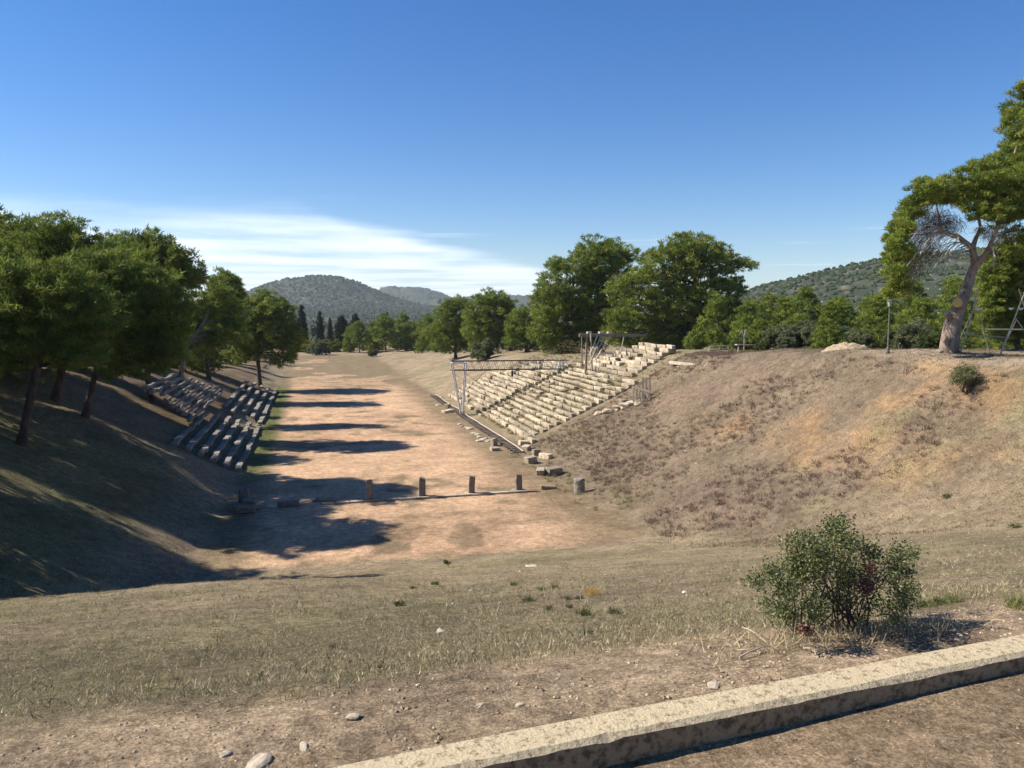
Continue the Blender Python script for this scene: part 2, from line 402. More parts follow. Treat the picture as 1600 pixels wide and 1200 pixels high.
def sheet(name, mask):
    q = Q[mask]; used, inv = np.unique(q.ravel(), return_inverse=True)
    P = np.stack([GX.ravel()[used], GYs.ravel()[used], GZ.ravel()[used]], -1); C = ZC.reshape(-1, 3)[used]
    me = bpy.data.meshes.new(name); n = len(q)
    me.vertices.add(len(P)); me.loops.add(n * 4); me.polygons.add(n)
    me.vertices.foreach_set('co', P.astype(np.float32).ravel()); me.loops.foreach_set('vertex_index', inv.astype(np.int32))
    me.polygons.foreach_set('loop_start', np.arange(0, n * 4, 4, dtype=np.int32))
    me.polygons.foreach_set('use_smooth', np.ones(n, bool))
    a = me.attributes.new('Col', 'FLOAT_COLOR', 'POINT'); a.data.foreach_set('color', np.concatenate([C, np.ones((len(C), 1))], 1).astype(np.float32).ravel())
    me.update(); me.materials.append(M['ground']); o = link_mesh(name, me); o['kind'] = 'structure'; return o
sheet('terrain', ~is_track & ~is_path); sheet('running_track', is_track); sheet('path', is_path)

# ------------------------------------------------------------------ hills
def bush_blobs(P, rad, flat=.8, seed=3):
    """crooked little domes of ten faces"""
    bv = np.array([(1, 0, -.1), (.31, .95, -.1), (-.81, .59, -.1), (-.81, -.59, -.1), (.31, -.95, -.1), (.25, .3, .85), (-.35, -.15, .95)])
    bf = np.array([(0, 1, 5), (1, 2, 5), (2, 6, 5), (2, 3, 6), (3, 4, 6), (4, 0, 5), (4, 5, 6), (0, 4, 3), (0, 3, 2), (0, 2, 1)])
    g = np.random.default_rng(seed); n = len(P)
    V = bv[None] * (1 + g.uniform(-.35, .35, (n, len(bv), 1))) * rad[:, None, None]
    a = g.uniform(0, 6.28, n)[:, None]; x, y = V[:, :, 0].copy(), V[:, :, 1].copy(); V[:, :, 0] = x * np.cos(a) - y * np.sin(a); V[:, :, 1] = x * np.sin(a) + y * np.cos(a)
    V[:, :, 2] *= flat; V = V + P[:, None, :]
    return V[:, bf, :].reshape(-1, 3, 3), len(bf)
def hill(name, label_az, dist, height, sx, sy, extra=None, bushes=0, rocks=0, brad=(2, 4), seed=1, half=None, res=70, reach=(1.7, 1.9)):
    """a hill centred on a bearing seen from the stadium: sx across the line of sight, sy along it"""
    d = direction(label_az, 490); c = Vector((d.x, d.y)).normalized(); ctr = c * dist; s = Vector((c.y, -c.x))
    half = half or 2.6
    a = np.linspace(-half, half, res * 2); b = np.linspace(-half, half, res)
    A, B = np.meshgrid(a, b)
    def hh(A, B):
        r2 = A * A + B * B
        h = height * np.exp(-(r2 ** 1.25) * .9) * (1 + .22 * fbm(A * 1.7 + seed * 7, B * 1.7, 5)) + .06 * height * fbm(A * 3 + seed, B * 3, 4) * np.exp(-r2 * .5)
        if extra: h = h + extra(A, B)
        return h - 6
    Hh = hh(A, B)
    Xw = ctr.x + A * sx * s.x + B * sy * c.x; Yw = ctr.y + A * sx * s.y + B * sy * c.y
    me = bpy.data.meshes.new(name); n, m = A.shape; ii = np.arange(n * m).reshape(n, m)
    q = np.stack([ii[:-1, :-1], ii[:-1, 1:], ii[1:, 1:], ii[1:, :-1]], -1).reshape(-1, 4)
    P = np.stack([Xw.ravel() - ctr.x, Yw.ravel() - ctr.y, Hh.ravel()], -1)
    me.from_pydata(P.tolist(), [], q.tolist()); me.polygons.foreach_set('use_smooth', [True] * len(me.polygons)); me.materials.append(M['hill'])
    o = link_mesh(name, me); o.location = (ctr.x, ctr.y, 0); o['kind'] = 'structure'
    def scatter(k, lo, hi, flat, sd, cols, nm, material, lab, cat):
        g = np.random.default_rng(sd); a = g.uniform(-reach[0], reach[0], k); b = g.uniform(-reach[1], .5, k)
        z = hh(a, b); rad = g.uniform(lo, hi, k)
        P = np.stack([a * sx * s.x + b * sy * c.x, a * sx * s.y + b * sy * c.y, z + rad * .1], -1)
        T, nf = bush_blobs(P, rad, flat, sd); col = np.repeat(np.array(cols)[g.integers(0, len(cols), k)] * g.uniform(.75, 1.25, (k, 1)), nf, 0)
        oo = link_mesh(nm, soup_mesh(nm, T, col, material)); oo.location = (ctr.x, ctr.y, 0); tag(oo, lab, cat, kind='stuff')
    if bushes: scatter(bushes, brad[0], brad[1], .75, seed + 20, [(.035, .054, .022), (.046, .068, .028), (.06, .076, .034), (.028, .046, .02)], 'hill_scrub', M['grass'], 'dark green scrub covering the hillside', 'scrub')
    if rocks: scatter(rocks, brad[0] * .35, brad[0] * .9, .5, seed + 50, [(.55, .52, .47), (.45, .42, .38)], 'hill_rocks', M['grass'], 'pale rocks scattered between the hillside scrub', 'rocks')
    return o
hill('hill', 490, 2600, 104, 235, 280, extra=lambda A, B: 40 * np.exp(-(A / 2.0) ** 2 - ((B + .4) / 2.5) ** 2) + 16 * np.exp(-((A - 1.7) / .8) ** 2 - B * B), bushes=12000, rocks=700, brad=(3, 6.5), seed=2, half=3.8, res=80, reach=(3.4, 3.7))
hill('hill', 640, 4200, 155, 330, 420, bushes=1500, brad=(5, 9), seed=5)
hill('hill', 790, 3400, 92, 620, 400, bushes=1500, brad=(4, 7), seed=8)
hill('hill', 1175, 4600, 140, 300, 400, seed=6)
hill('hill', 1680, 760, 66, 300, 210, bushes=14000, rocks=1500, brad=(1.3, 2.9), seed=9, half=2.4, res=80)

# ------------------------------------------------------------------ kerb
def make_kerb():
    L = []; xs = np.arange(-6, 9, .06); g = np.random.default_rng(4); v = []; f = []
    for i, x in enumerate(xs):
        yb = KA + KB * x + .006 * math.sin(x * 1.7); w = .158 + .006 * vnoise(np.array(x * 3.), np.array(.5))
        e = .007 * max(0, float(vnoise(np.array(x * 7.), np.array(2.2)))) * 2 + .008 * (g.random() > .9) + g.uniform(0, .004)
        tz = 10.852 + .004 * float(vnoise(np.array(x * 2.), np.array(8.)))
        sec = [(yb, 10.55), (yb, tz - .008), (yb - .012, tz), (yb - w * .5, tz + g.uniform(-.0015, .0015)), (yb - w + .018 + e, tz - .001), (yb - w + g.uniform(0, .004), tz - .014 - e), (yb - w - .004 + g.uniform(0, .003), tz - .06), (yb - w + .004, 10.55)]
        v += [(x, y, z) for y, z in sec]
    k = 8
    for i in range(len(xs) - 1):
        for j in range(k - 1):
            a = i * k + j; f.append((a, a + k, a + k + 1, a + 1))
    f.append(tuple(range(k))); f.append(tuple((len(xs) - 1) * k + j for j in range(k))[::-1])
    me = bpy.data.meshes.new('concrete_kerb'); me.from_pydata(v, [], f); me.materials.append(M['kerb']); me.materials.append(M['kerb_soil_bounce']); me.update()
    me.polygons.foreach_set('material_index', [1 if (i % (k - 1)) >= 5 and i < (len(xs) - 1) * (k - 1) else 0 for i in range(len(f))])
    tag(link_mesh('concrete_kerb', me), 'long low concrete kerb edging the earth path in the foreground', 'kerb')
make_kerb()

# ------------------------------------------------------------------ stones
def rock_mesh(name, seed, flat=.7, material=None, sub=2, rough=.35):
    bm = bmesh.new(); bmesh.ops.create_icosphere(bm, subdivisions=sub, radius=.5); o = Vector((seed * 3.7, seed * 1.3, 0))
    for v in bm.verts:
        p = v.co.copy(); k = mnoise.noise(p * 2.2 + o) * rough + mnoise.noise(p * 5 + o) * rough * .4
        # planar facets
        v.co = p * (1 + k); v.co.z *= flat
        v.co.x = max(-.42, min(.42, v.co.x)); v.co.z = max(-.3, min(.32, v.co.z))
    me = bpy.data.meshes.new(name); bm.to_mesh(me); bm.free(); me.materials.append(material or M['rock']); return me
def block_mesh(name, seed, jit=.10, bev=.075, material=None, chips=True):
    """a worn ashlar block filling the unit cube (x length, y depth, z height; origin bottom centre)"""
    g = random.Random(seed); bm = bmesh.new(); bmesh.ops.create_cube(bm, size=1.0)
    for v in bm.verts: v.co.z += .5
    for v in bm.verts: v.co += Vector((g.uniform(-jit, jit) * .5, g.uniform(-jit, jit), g.uniform(-jit, jit) if v.co.z > .5 else 0))
    bmesh.ops.bevel(bm, geom=bm.edges[:], offset=bev, segments=1, affect='EDGES')
    for v in bm.verts:
        if v.co.z > .2: v.co += Vector((g.uniform(-.02, .02), g.uniform(-.03, .03), g.uniform(-.04, .03)))
    me = bpy.data.meshes.new(name); bm.to_mesh(me); bm.free(); me.materials.append(material or M['stone']); return me
BLK = [block_mesh('stone_block', i) for i in range(14)]
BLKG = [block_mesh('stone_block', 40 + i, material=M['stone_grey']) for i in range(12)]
BLKD = [block_mesh('stone_block', 70 + i, material=M['stone_dark'], jit=.14, bev=.09) for i in range(5)]  # dark tone paints the tree shade onto pedestal and flat blocks
ROCKS = [rock_mesh('stone', i, rough=.55) for i in range(8)]
ROCKG = [rock_mesh('stone', 20 + i, material=M['stone'], rough=.55) for i in range(5)]
g0 = random.Random(3)
def row(parent, x, y0, y1, z, L=(1.1, 2.3), dep=.42, h=.34, miss=.06, meshes=BLK, lean=0.0, face=-1):
    """one row of seat blocks running along Y"""
    y = y0
    while y < y1 - .4:
        l = min(g0.uniform(*L), y1 - y); gap = g0.choice((.0, .0, .0, .03, .10)) if meshes is BLK else 0.0
        if g0.random() > miss:
            o = link_mesh('stone_block', g0.choice(meshes), None, parent)
            hh = h * g0.uniform(.9, 1.12)
            o.location = Vector((x + g0.uniform(-.08, .08), y + l / 2, z + g0.uniform(-.05, .03))) - Vector(parent.location)
            o.scale = (l - g0.uniform(.0, .05), dep * g0.uniform(.92, 1.1), hh)
            o.rotation_euler = (g0.uniform(-.03, .03), g0.uniform(-.025, .025), math.pi / 2 + g0.uniform(-.025, .025))
        y += l + gap
# right stand: lower wedge near the camera
st = empty('stone_seating', (25, 79, gz(25, 79)), 'pale limestone seating wedge nearest the camera, below the timber frame', 'stone seats')
RISE, DEP = .345, .735
for i in range(16):
    x = 20.0 + i * DEP; z = .12 + i * RISE
    row(st, x, 70.0 + g0.uniform(-.25, .35) + (0 if i else -1.6), 88.6 + g0.uniform(-.4, .4), z, dep=.46, h=.40 if i else .52, miss=.05 if i < 9 else .08)
# side wall of that wedge
wv = MB()
for i in range(16):
    x = 20.0 + i * DEP; b = gz(x, 69.7) - .4; top = .10 + i * RISE
    if top > b: wv.box((x, 70.45, (b + top) / 2), (DEP - .01, .5, top - b))
wv.build('side_wall', M['stone_grey'], st)
st2 = empty('stone_seating', (25, 101, gz(25, 101)), 'pale limestone seating wedge under the lattice gantry beam, beyond the stairway', 'stone seats')
for i in range(17):
    x = 19.6 + i * DEP; z = .10 + i * RISE
    row(st2, x, 91.4 + g0.uniform(-.3, .3), 112.0 - max(0, i - 9) * 1.5 + g0.uniform(-.6, .6), z, dep=.46, h=.40, miss=.06)
# stairway between the wedges
sw = empty('stone_stairway', (25, 90, gz(25, 90)), 'narrow stone stairway climbing between the two pale seating wedges', 'stairway')
for i in range(24):
    o = link_mesh('step', g0.choice(BLK), None, sw); o.location = Vector((19.6 + i * .5, 90.0 + g0.uniform(-.06, .06), -.02 + i * .232)) - Vector(sw.location)
    o.scale = (1.25, .48, .26); o.rotation_euler = (0, 0, math.pi / 2 + g0.uniform(-.03, .03))
for sgn, yy in ((-1, 89.1), (1, 90.9)):
    w = MB()
    for i in range(0, 22): w.box((19.8 + i * .55, yy, .1 + i * .257), (.53, .16, .42))
    w.build('cheek_wall', M['stone'], sw)
st3 = empty('stone_seating', (35, 82, gz(35, 82)), 'upper restored tier of pale stone seats below the big pines', 'stone seats')
for i in range(9):
    x = 32.1 + i * .74; z = 5.75 + i * .335
    row(st3, x, 73.2 + g0.uniform(-.3, .5) + .35 * i, 90.5 - .7 * i + g0.uniform(-1, 1), z, L=(1.2, 2.6), dep=.5, h=.42, miss=.07)
w = MB()
for i in range(9):
    x = 32.1 + i * .74; b = gz(x, 73) - .6; top = 5.7 + i * .335
    w.box((x, 73.9 + .35 * i, (b + top) / 2), (.735, .5, top - b))
w.build('side_wall', M['stone'], st3)
# left stand
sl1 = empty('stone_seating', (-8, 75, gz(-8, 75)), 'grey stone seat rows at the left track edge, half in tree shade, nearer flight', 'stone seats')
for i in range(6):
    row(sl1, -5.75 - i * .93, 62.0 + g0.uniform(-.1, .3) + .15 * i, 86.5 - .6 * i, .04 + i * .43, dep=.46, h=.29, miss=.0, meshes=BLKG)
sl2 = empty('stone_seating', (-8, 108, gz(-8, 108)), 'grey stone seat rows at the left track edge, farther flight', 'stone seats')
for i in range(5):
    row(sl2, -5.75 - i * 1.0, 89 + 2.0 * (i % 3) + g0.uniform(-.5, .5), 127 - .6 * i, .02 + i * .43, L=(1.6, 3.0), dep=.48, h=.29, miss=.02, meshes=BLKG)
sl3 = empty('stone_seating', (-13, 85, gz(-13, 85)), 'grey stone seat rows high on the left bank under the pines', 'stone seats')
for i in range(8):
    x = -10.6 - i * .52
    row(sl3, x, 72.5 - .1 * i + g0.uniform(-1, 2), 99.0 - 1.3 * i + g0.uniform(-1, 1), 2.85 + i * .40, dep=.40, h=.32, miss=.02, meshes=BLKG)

# ------------------------------------------------------------------ starting line
sill = empty('starting_line', (7, 50.5, 0), 'thin pale stone sill crossing the sandy track below the posts', 'stone sill')
y = -4.0
while y < 14.2:
    l = g0.uniform(.8, 1.6)
    if not (-3.2 < y < .2 and g0.random() < .35):
        o = link_mesh('sill_slab', g0.choice(BLK), None, sill); o.location = Vector((y + l / 2, 50.55 + g0.uniform(-.04, .04), -.10)) - Vector(sill.location)
        o.scale = (l - .03, .36, .17); o.rotation_euler = (0, 0, g0.uniform(-.02, .02))
    y += l
def post(x, y, h, w, label, seed, tilt=(0, 0)):
    g = random.Random(seed); bm = bmesh.new(); n = 7
    lev = [(-.15, 1.0), (0, 1.0), (.35, .96), (.7, .97), (.9, .93), (1, .8)]
    rings = []
    prof = [(-.5, -.42), (.5, -.42), (.5, .1), (.36, .18), (.36, .42), (-.36, .42), (-.36, .16), (-.5, .1)]   # half-column attached to a pier
    for t, s in lev:
        rings.append([bm.verts.new((a * w * s + g.uniform(-.02, .02) + tilt[0] * t, b * w * s + g.uniform(-.02, .02) + tilt[1] * t, t * h + (g.uniform(-.07, .05) if t > .95 else 0))) for a, b in prof])
    for r1, r2 in zip(rings, rings[1:]):
        for k in range(8): bm.faces.new((r1[k], r1[(k + 1) % 8], r2[(k + 1) % 8], r2[k]))
    bm.faces.new(rings[-1]); bm.faces.new(rings[0][::-1])
    root = empty('stone_post', (x, y, 0), label, 'stone post', 'posts on the starting line')
    me = bpy.data.meshes.new('shaft'); bm.to_mesh(me); bm.free(); me.materials.append(M['stone_dark']); link_mesh('shaft', me, None, root)
    o = link_mesh('base_slab', BLK[seed % 14], None, root); o.scale = (w * 2.0, w * 1.7, .13); o.location = (0, -.02, -.05)
post(3.48, 50.75, 1.34, .42, 'dark weathered stone post farthest left on the starting line', 1)
post(6.96, 50.75, 1.30, .44, 'dark weathered stone post second from left on the starting line', 2)
post(10.35, 50.8, 1.26, .42, 'dark weathered stone post second from right on the starting line', 3, (.05, 0))
post(13.74, 50.9, 1.10, .44, 'grey stone post with rounded top at the right of the row', 4)
def drum(x, y, h, r, label, name, m, seed):
    g = random.Random(seed); bm = bmesh.new(); rings = []
    for t, s in ((-.1, .98), (0, 1), (.3, 1.03), (.62, .98), (.75, 1.05), (.95, 1.04), (1.0, .86)):
        rings.append([bm.verts.new((math.cos(a) * r * s * g.uniform(.93, 1.06), math.sin(a) * r * s * g.uniform(.93, 1.06), t * h + (g.uniform(-.05, .05) if t > .9 else 0))) for a in [2 * math.pi * k / 14 for k in range(14)]])
    for r1, r2 in zip(rings, rings[1:]):
        for k in range(14): bm.faces.new((r1[k], r1[(k + 1) % 14], r2[(k + 1) % 14], r2[k]))
    bm.faces.new(rings[-1]); bm.faces.new(rings[0][::-1])
    me = bpy.data.meshes.new(name); bm.to_mesh(me); bm.free(); me.materials.append(m); o = link_mesh(name, me); o.location = (x, y, gz(x, y) - .02)
    tag(o, label, 'column stump')
p = on_ground(905, 769); drum(p.x, p.y, .95, .37, 'thick round stone column stump at the foot of the right bank', 'column_drum', M['stone_grey'], 3)
ped = empty('stone_pedestal', (-4.3, 50.0, 0), 'shaded stone pedestal with a stump at the left end of the starting line', 'pedestal')
for (dx, dy, s, zz_) in ((0, -.2, (1.3, 1.0, .55), -.05), (-.1, .9, (.62, .6, 1.25), -.05), (.25, -.1, (.8, .6, .3), .48)):
    o = link_mesh('block', g0.choice(BLKD), None, ped); o.scale = s; o.location = (dx, dy, zz_); o.rotation_euler = (0, 0, g0.uniform(-.3, .3))
for (x, y, s, rz, lab) in ((-1.7, 50.6, (1.3, .5, .35), .05, 'flat stone block on the shaded part of the starting line, left one'),
                           (.6, 50.9, (1.5, .5, .3), -.1, 'flat stone block on the shaded part of the starting line, right one')):
    o = link_mesh('stone_block', g0.choice(BLKD)); o.location = (x, y, -.04); o.scale = s; o.rotation_euler = (0, 0, rz); tag(o, lab, 'stone block')

def loose(u, v, size, label, kind='rock', group=None, rz=None, name='stone', mset=None, sink=.25):
    p = on_ground(u, v)
    me = g0.choice(mset or (ROCKS if kind == 'rock' else BLK)); o = link_mesh(name, me)
    o.scale = size; hh = size[2] * (.3 if kind == 'rock' else 0)
    o.location = (p.x, p.y, p.z + hh - sink * size[2]); o.rotation_euler = (g0.uniform(-.12, .12), g0.uniform(-.12, .12), g0.uniform(0, 6) if rz is None else rz)
    return tag(o, label, 'stone', group)
LB = 'fallen limestone blocks'
for u, v, s, lab, rz in [(864, 741, (1.5, .7, .6), 'largest fallen pale block nearest the column stump', .5), (845, 741, (1.0, .6, .5), 'pale block wedged left of the largest fallen block', 1.2),
        (830, 724, (.9, .7, .6), 'broken pale block in the grass above the fallen group', .3), (853, 717, (1.5, .6, .5), 'long pale block lying in grass beside the bank foot', 1.9),
        (838, 712, (.7, .5, .6), 'small upright pale block beside the long one', .2), (856, 764, (1.1, .4, .25), 'low flat slab between the last post and the stump', 0),
        (822, 703, (.9, .6, .5), 'pale block just below the corner of the seats', .9), (818, 696, (.9, .6, .5), 'pale block tucked under the corner of the seats', .1),
        (773, 704, (.8, .6, .35), 'flat pale slab under the broken pile on the track edge', .2), (772, 697, (.55, .5, .8), 'upright pale stone on the track edge pile', .6),
        (700, 645, (1.4, 1.0, .4), 'flat pale slab at the foot of the gantry tower', .4), (700, 639, (.7, .7, .7), 'cut pale block on the slab by the gantry tower', .7)]:
    loose(u, v, s, lab, 'block', LB, rz, 'stone_block', BLK, .12)
for q_, (u, v, k) in enumerate([(718, 664, .6), (722, 666, .55), (728, 668, .5), (734, 671, .8), (740, 678, .8), (746, 680, .6), (750, 684, .9), (756, 688, 1.0), (762, 690, .7), (684, 634, .7), (688, 621, .7), (748, 690, .6)]):
    loose(u, v, (k * 1.1, k * .8, k * .7), ['pale stone closest to the gantry foot beside the rails', 'second pale stone from the gantry foot beside the rails', 'third pale stone from the gantry foot beside the rails', 'fourth pale stone from the gantry foot beside the rails', 'pale stone at the middle of the line beside the rails', 'small pale stone just past the middle of the line by the rails', 'large pale stone past the middle of the line by the rails', 'largest pale stone near the end of the line by the rails', 'pale stone ending the line on the near side by the rails', 'lone pale stone beyond the gantry on the track side of the rails', 'farthest pale stone beyond the gantry beside the rails', 'pale stone set out from the line towards the track'][q_], 'rock', 'stones along the rails')
for u, v, k, lab in [(936, 648, 1.0, 'grey boulder lowest of those beside the seats'), (949, 644, 1.2, 'grey boulder second from the seats'), (966, 640, 1.1, 'boulder in the middle of the pile by the little scaffold'), (978, 637, 1.3, 'large boulder in the pile by the little scaffold'), (985, 632, 1.1, 'boulder on top of the pile by the little scaffold'), (975, 630, 1.0, 'pale boulder at the back of the pile by the little scaffold'), (999, 631, 1.2, 'boulder at the foot of the little scaffold')]:
    loose(u, v, (k * 1.1, k * .85, k * .8), lab, 'rock', 'boulders beside the seats', mset=ROCKG)
loose(690, 990, (.13, .09, .085), 'pale rough stone lying in the near turf', 'rock')
loose(830, 886, (.55, .3, .22), 'pale forked stone on the lower part of the near slope', 'rock')
loose(1114, 1071, (.085, .05, .02), 'flat pale stone set in the gravel by the kerb', 'rock')
loose(552, 1128, (.06, .045, .03), 'whitish stone at the turf edge left of the kerb', 'rock')
loose(750, 1109, (.07, .03, .02), 'thin pale stone half buried in the gravel', 'rock')
loose(812, 1106, (.045, .03, .016), 'small sandy stone on the gravel strip', 'rock')
loose(405, 1196, (.13, .07, .05), 'pale stone at the lower edge by the kerb end', 'rock')
loose(475, 1170, (.07, .03, .02), 'flat whitish stone in the gravel left of the kerb', 'rock')
loose(352, 1180, (.05, .03, .03), 'small white stone beside a twig in the gravel', 'rock')

# ------------------------------------------------------------------ rails
rl = empty('rail_track', (17.6, 88, 0), 'narrow rail track with sleepers along the foot of the right stand', 'rail track')
zr = lambda y: gz(17.6, y) + .10
for xo in (17.25, 17.95):
    MB().tube([(xo, y, zr(y) + .10) for y in np.arange(65, 115.1, 2.5)], .05, 6).build('rail', M['wood'] if xo > 17.5 else M['rust'], rl)
sm = MB().box((0, 0, 0), (1.15, .2, .14)).mesh('sleeper', M['woodgrey'])
for y in np.arange(65.4, 114.6, .75):
    o = link_mesh('sleeper', sm, None, rl); o.location = Vector((17.6 + g0.uniform(-.06, .06), y, zr(y) - .02)) - Vector(rl.location); o.rotation_euler = (0, 0, g0.uniform(-.06, .06))

# ------------------------------------------------------------------ gantry
gt = empty('gantry_crane', (17.5, 92.0, 0), 'silver lattice gantry with a slim tower and long truss beam over the seats', 'gantry')
top = 6.35; bw = .55
tower = [((16.4, 91.3), (17.45, 91.85)), ((16.4, 92.7), (17.45, 92.15)), ((18.1, 91.4), (17.75, 91.85)), ((18.1, 92.6), (17.75, 92.15))]
for (tx, ty), (bx_, by_) in tower:
    MB().tube([(bx_, by_, .1), (tx, ty, top)], .085, 6).build('tower_leg', M['steelw'], gt)
def lerp2(i, t): (tx, ty), (bx_, by_) = tower[i]; return Vector((bx_ + (tx - bx_) * t, by_ + (ty - by_) * t, .1 + (top - .1) * t))
for i, j in ((0, 1), (2, 3), (0, 2), (1, 3)):
    for k in range(7):
        a = lerp2(i if k % 2 else j, .22 + k * .11); b = lerp2(j if k % 2 else i, .22 + (k + 1) * .11)
        MB().tube([a, b], .028, 4).build('brace', M['steelw'], gt)
for i, j in ((0, 1), (2, 3), (0, 2), (1, 3)): MB().tube([lerp2(i, 1), lerp2(j, 1)], .06, 5).build('top_rail', M['steelw'], gt)
ch = [(92.0 - bw, 5.45), (92.0 + bw, 5.45), (92.0 - bw, 6.55), (92.0 + bw, 6.55)]
for (yy, z) in ch: MB().tube([(16.3, yy, z), (31.2, yy, z - .1)], .05, 5).build('chord', M['rust'], gt)
n = 13
for yy in (92.0 - bw, 92.0 + bw):
    for k in range(n):
        xa = 18.2 + k * 1.0
        MB().tube([(xa, yy, 5.45 - .05), (xa + .6, yy, 6.5)], .045, 4).build('web_bar', M['steelw'], gt)
        MB().tube([(xa + .6, yy, 6.5), (xa + 1.0, yy, 5.4)], .028, 4).build('web_bar', M['rust'], gt)
for k in range(0, 15, 2): MB().tube([(16.6 + k, 92 - bw, 6.5), (16.6 + k, 92 + bw, 6.5)], .03, 4).build('cross_bar', M['rust'], gt)
for yy in (-.7, .7):
    for s in (-.5, .5): MB().tube([(30.2 + s * .3, 92 + yy * .6, 6.5), (30.2 + s, 92 + yy, gz(30.2, 92) + .2)], .07, 5).build('end_leg', M['steelw'], gt)
MB().tube([(31.2, 92, 5.7), (32.6, 92.2, 6.9)], .05, 5).build('end_bar', M['steelw'], gt)
for a, b in (((17.9, 91.5, 5.2), (20.2, 91.6, 3.4)), ((18.0, 92.3, 5.3), (21.5, 92.2, 5.3)), ((18.1, 91.5, 3.0), (20.6, 91.5, 5.4)), ((24.0, 92, 5.4), (24.0, 92, 4.0))):
    MB().tube([a, b], .03, 4).build('stay', M['rust'], gt)
MB().box((24.0, 92, 4.9), (.22, .25, .7)).build('hoist_block', M['rust'], gt)

# ------------------------------------------------------------------ timber frame above the seats
tf_o = at(940, 580, 84); tf = empty('timber_hoist', (tf_o.x, 84, gz(tf_o.x, 84)), 'tall grey timber frame with a long beam and slanting poles over the upper seats', 'timber frame')
def P(u, v, Y): return at(u, v, Y)
MB().bar(P(905, 524, 84), P(997, 524, 84), .28, .34).build('beam', M['woodgrey'], tf)
MB().bar(P(907, 522, 86), P(1010, 524, 86), .18, .2).build('beam', M['woodgrey'], tf)
for u0, u1, Y, m, r in ((917, 915, 83.9, 'woodgrey', .16), (923, 925, 83.6, 'wood', .12), (909, 909, 87, 'woodgrey', .09)):
    b = P(u1, 586, Y); MB().tube([P(u0, 521, Y), (b.x, Y, gz(b.x, Y))], [r * .8, r], 7).build('post', M[m], tf)
for (u0, u1, v1, Y0, Y1) in ((934, 921, 556, 84, 83), (940, 925, 560, 84, 82.8), (948, 920, 570, 84.2, 82.5), (954, 931, 562, 84, 82.6)):
    MB().tube([P(u0, 522, Y0), P(u1, v1, Y1)], .08, 6).build('strut', M['wood'], tf)
MB().tube([P(975, 526, 85), P(970, 549, 85)], .06, 6).build('strut', M['wood'], tf)
for u in (920.5, 939, 952.5): c = P(u, 519.5, 84); MB().box(c, (.5, .5, .22)).build('beam_cap', M['wood'], tf)
for u in (1009, 1012, 1018):
    b = P(u, 557, 88); MB().tube([P(u, 538, 88), (b.x, 88, gz(b.x, 88))], .1, 6).build('post', M['wood'], tf)
pl = MB().bar(P(937, 550.5, 82), P(958, 553, 82), .25, .22).build('timber_beam', M['wood']); tag(pl, 'pale squared beam laid on the upper seats by the timber frame', 'beam')

# trestle with a long pale beam
a = on_ground(1062, 585); 
def on_z(u, v, z):
    d = direction(u, v); t = (z - EYE) / d.z; return Vector((d.x * t, d.y * t, z))
ta = P(1047, 566, 66); tb = P(1113, 574, 60)
tr_ = empty('timber_trestle', ((ta.x + tb.x) / 2, (ta.y + tb.y) / 2, gz((ta.x + tb.x) / 2, (ta.y + tb.y) / 2)), 'long pale beam on short timber legs on the bank right of the seats', 'trestle')
MB().bar(ta, tb, .30, .28).build('beam', M['wood'], tr_)
for k in range(8):
    t = .22 + k * .105; c = ta.lerp(tb, t); zb = gz(c.x, c.y - .3)
    if c.z - zb < .35: zb = c.z - .35
    for dy in (-.3, .25):
        MB().tube([(c.x, c.y, c.z - .1), (c.x + .02, c.y + dy, zb)], .045, 5).build('leg', M['wood'], tr_)
    MB().box((c.x, c.y - .32, zb + .05), (.42, .3, .14)).build('foot_block', M['rock'], tr_)
# little scaffold at the wall corner
sc0 = on_ground(1005, 634)
sc = empty('small_scaffold', sc0, 'small dark timber scaffold at the corner of the seats above the boulders', 'scaffold')
ta = P(989, 605, sc0.y + 1.5); tb = P(1017, 613, sc0.y - .2)
MB().bar(ta, tb, .12, .1).build('deck_beam', M['woodgrey'], sc); MB().bar(ta + Vector((.3, .9, 0)), tb + Vector((.3, .9, 0)), .12, .1).build('deck_beam', M['woodgrey'], sc)
for k in range(6):
    c = ta.lerp(tb, .05 + k * .18)
    for d in (0, .9):
        x, y_ = c.x + .3 * (d > 0), c.y + d; zt = c.z + (1.1 if k >= 3 else .1)
        MB().tube([(x, y_, zt), (x + .03, y_ + .03, min(gz(x, y_), c.z - .3))], .05, 5).build('post', M['woodgrey'], sc)
for k in (0, 2, 4):
    c = ta.lerp(tb, k * .18); e = ta.lerp(tb, (k + 1) * .18); MB().tube([c, (e.x, e.y, gz(e.x, e.y) + .1)], .035, 5).build('brace', M['wood'], sc)
pk = MB().bar(P(1000, 595.5, 72.5), P(1055, 596, 70), .10, .12).build('timber_plank', M['wood']); tag(pk, 'thin pale plank lying on the slope beside the upper seats', 'plank')

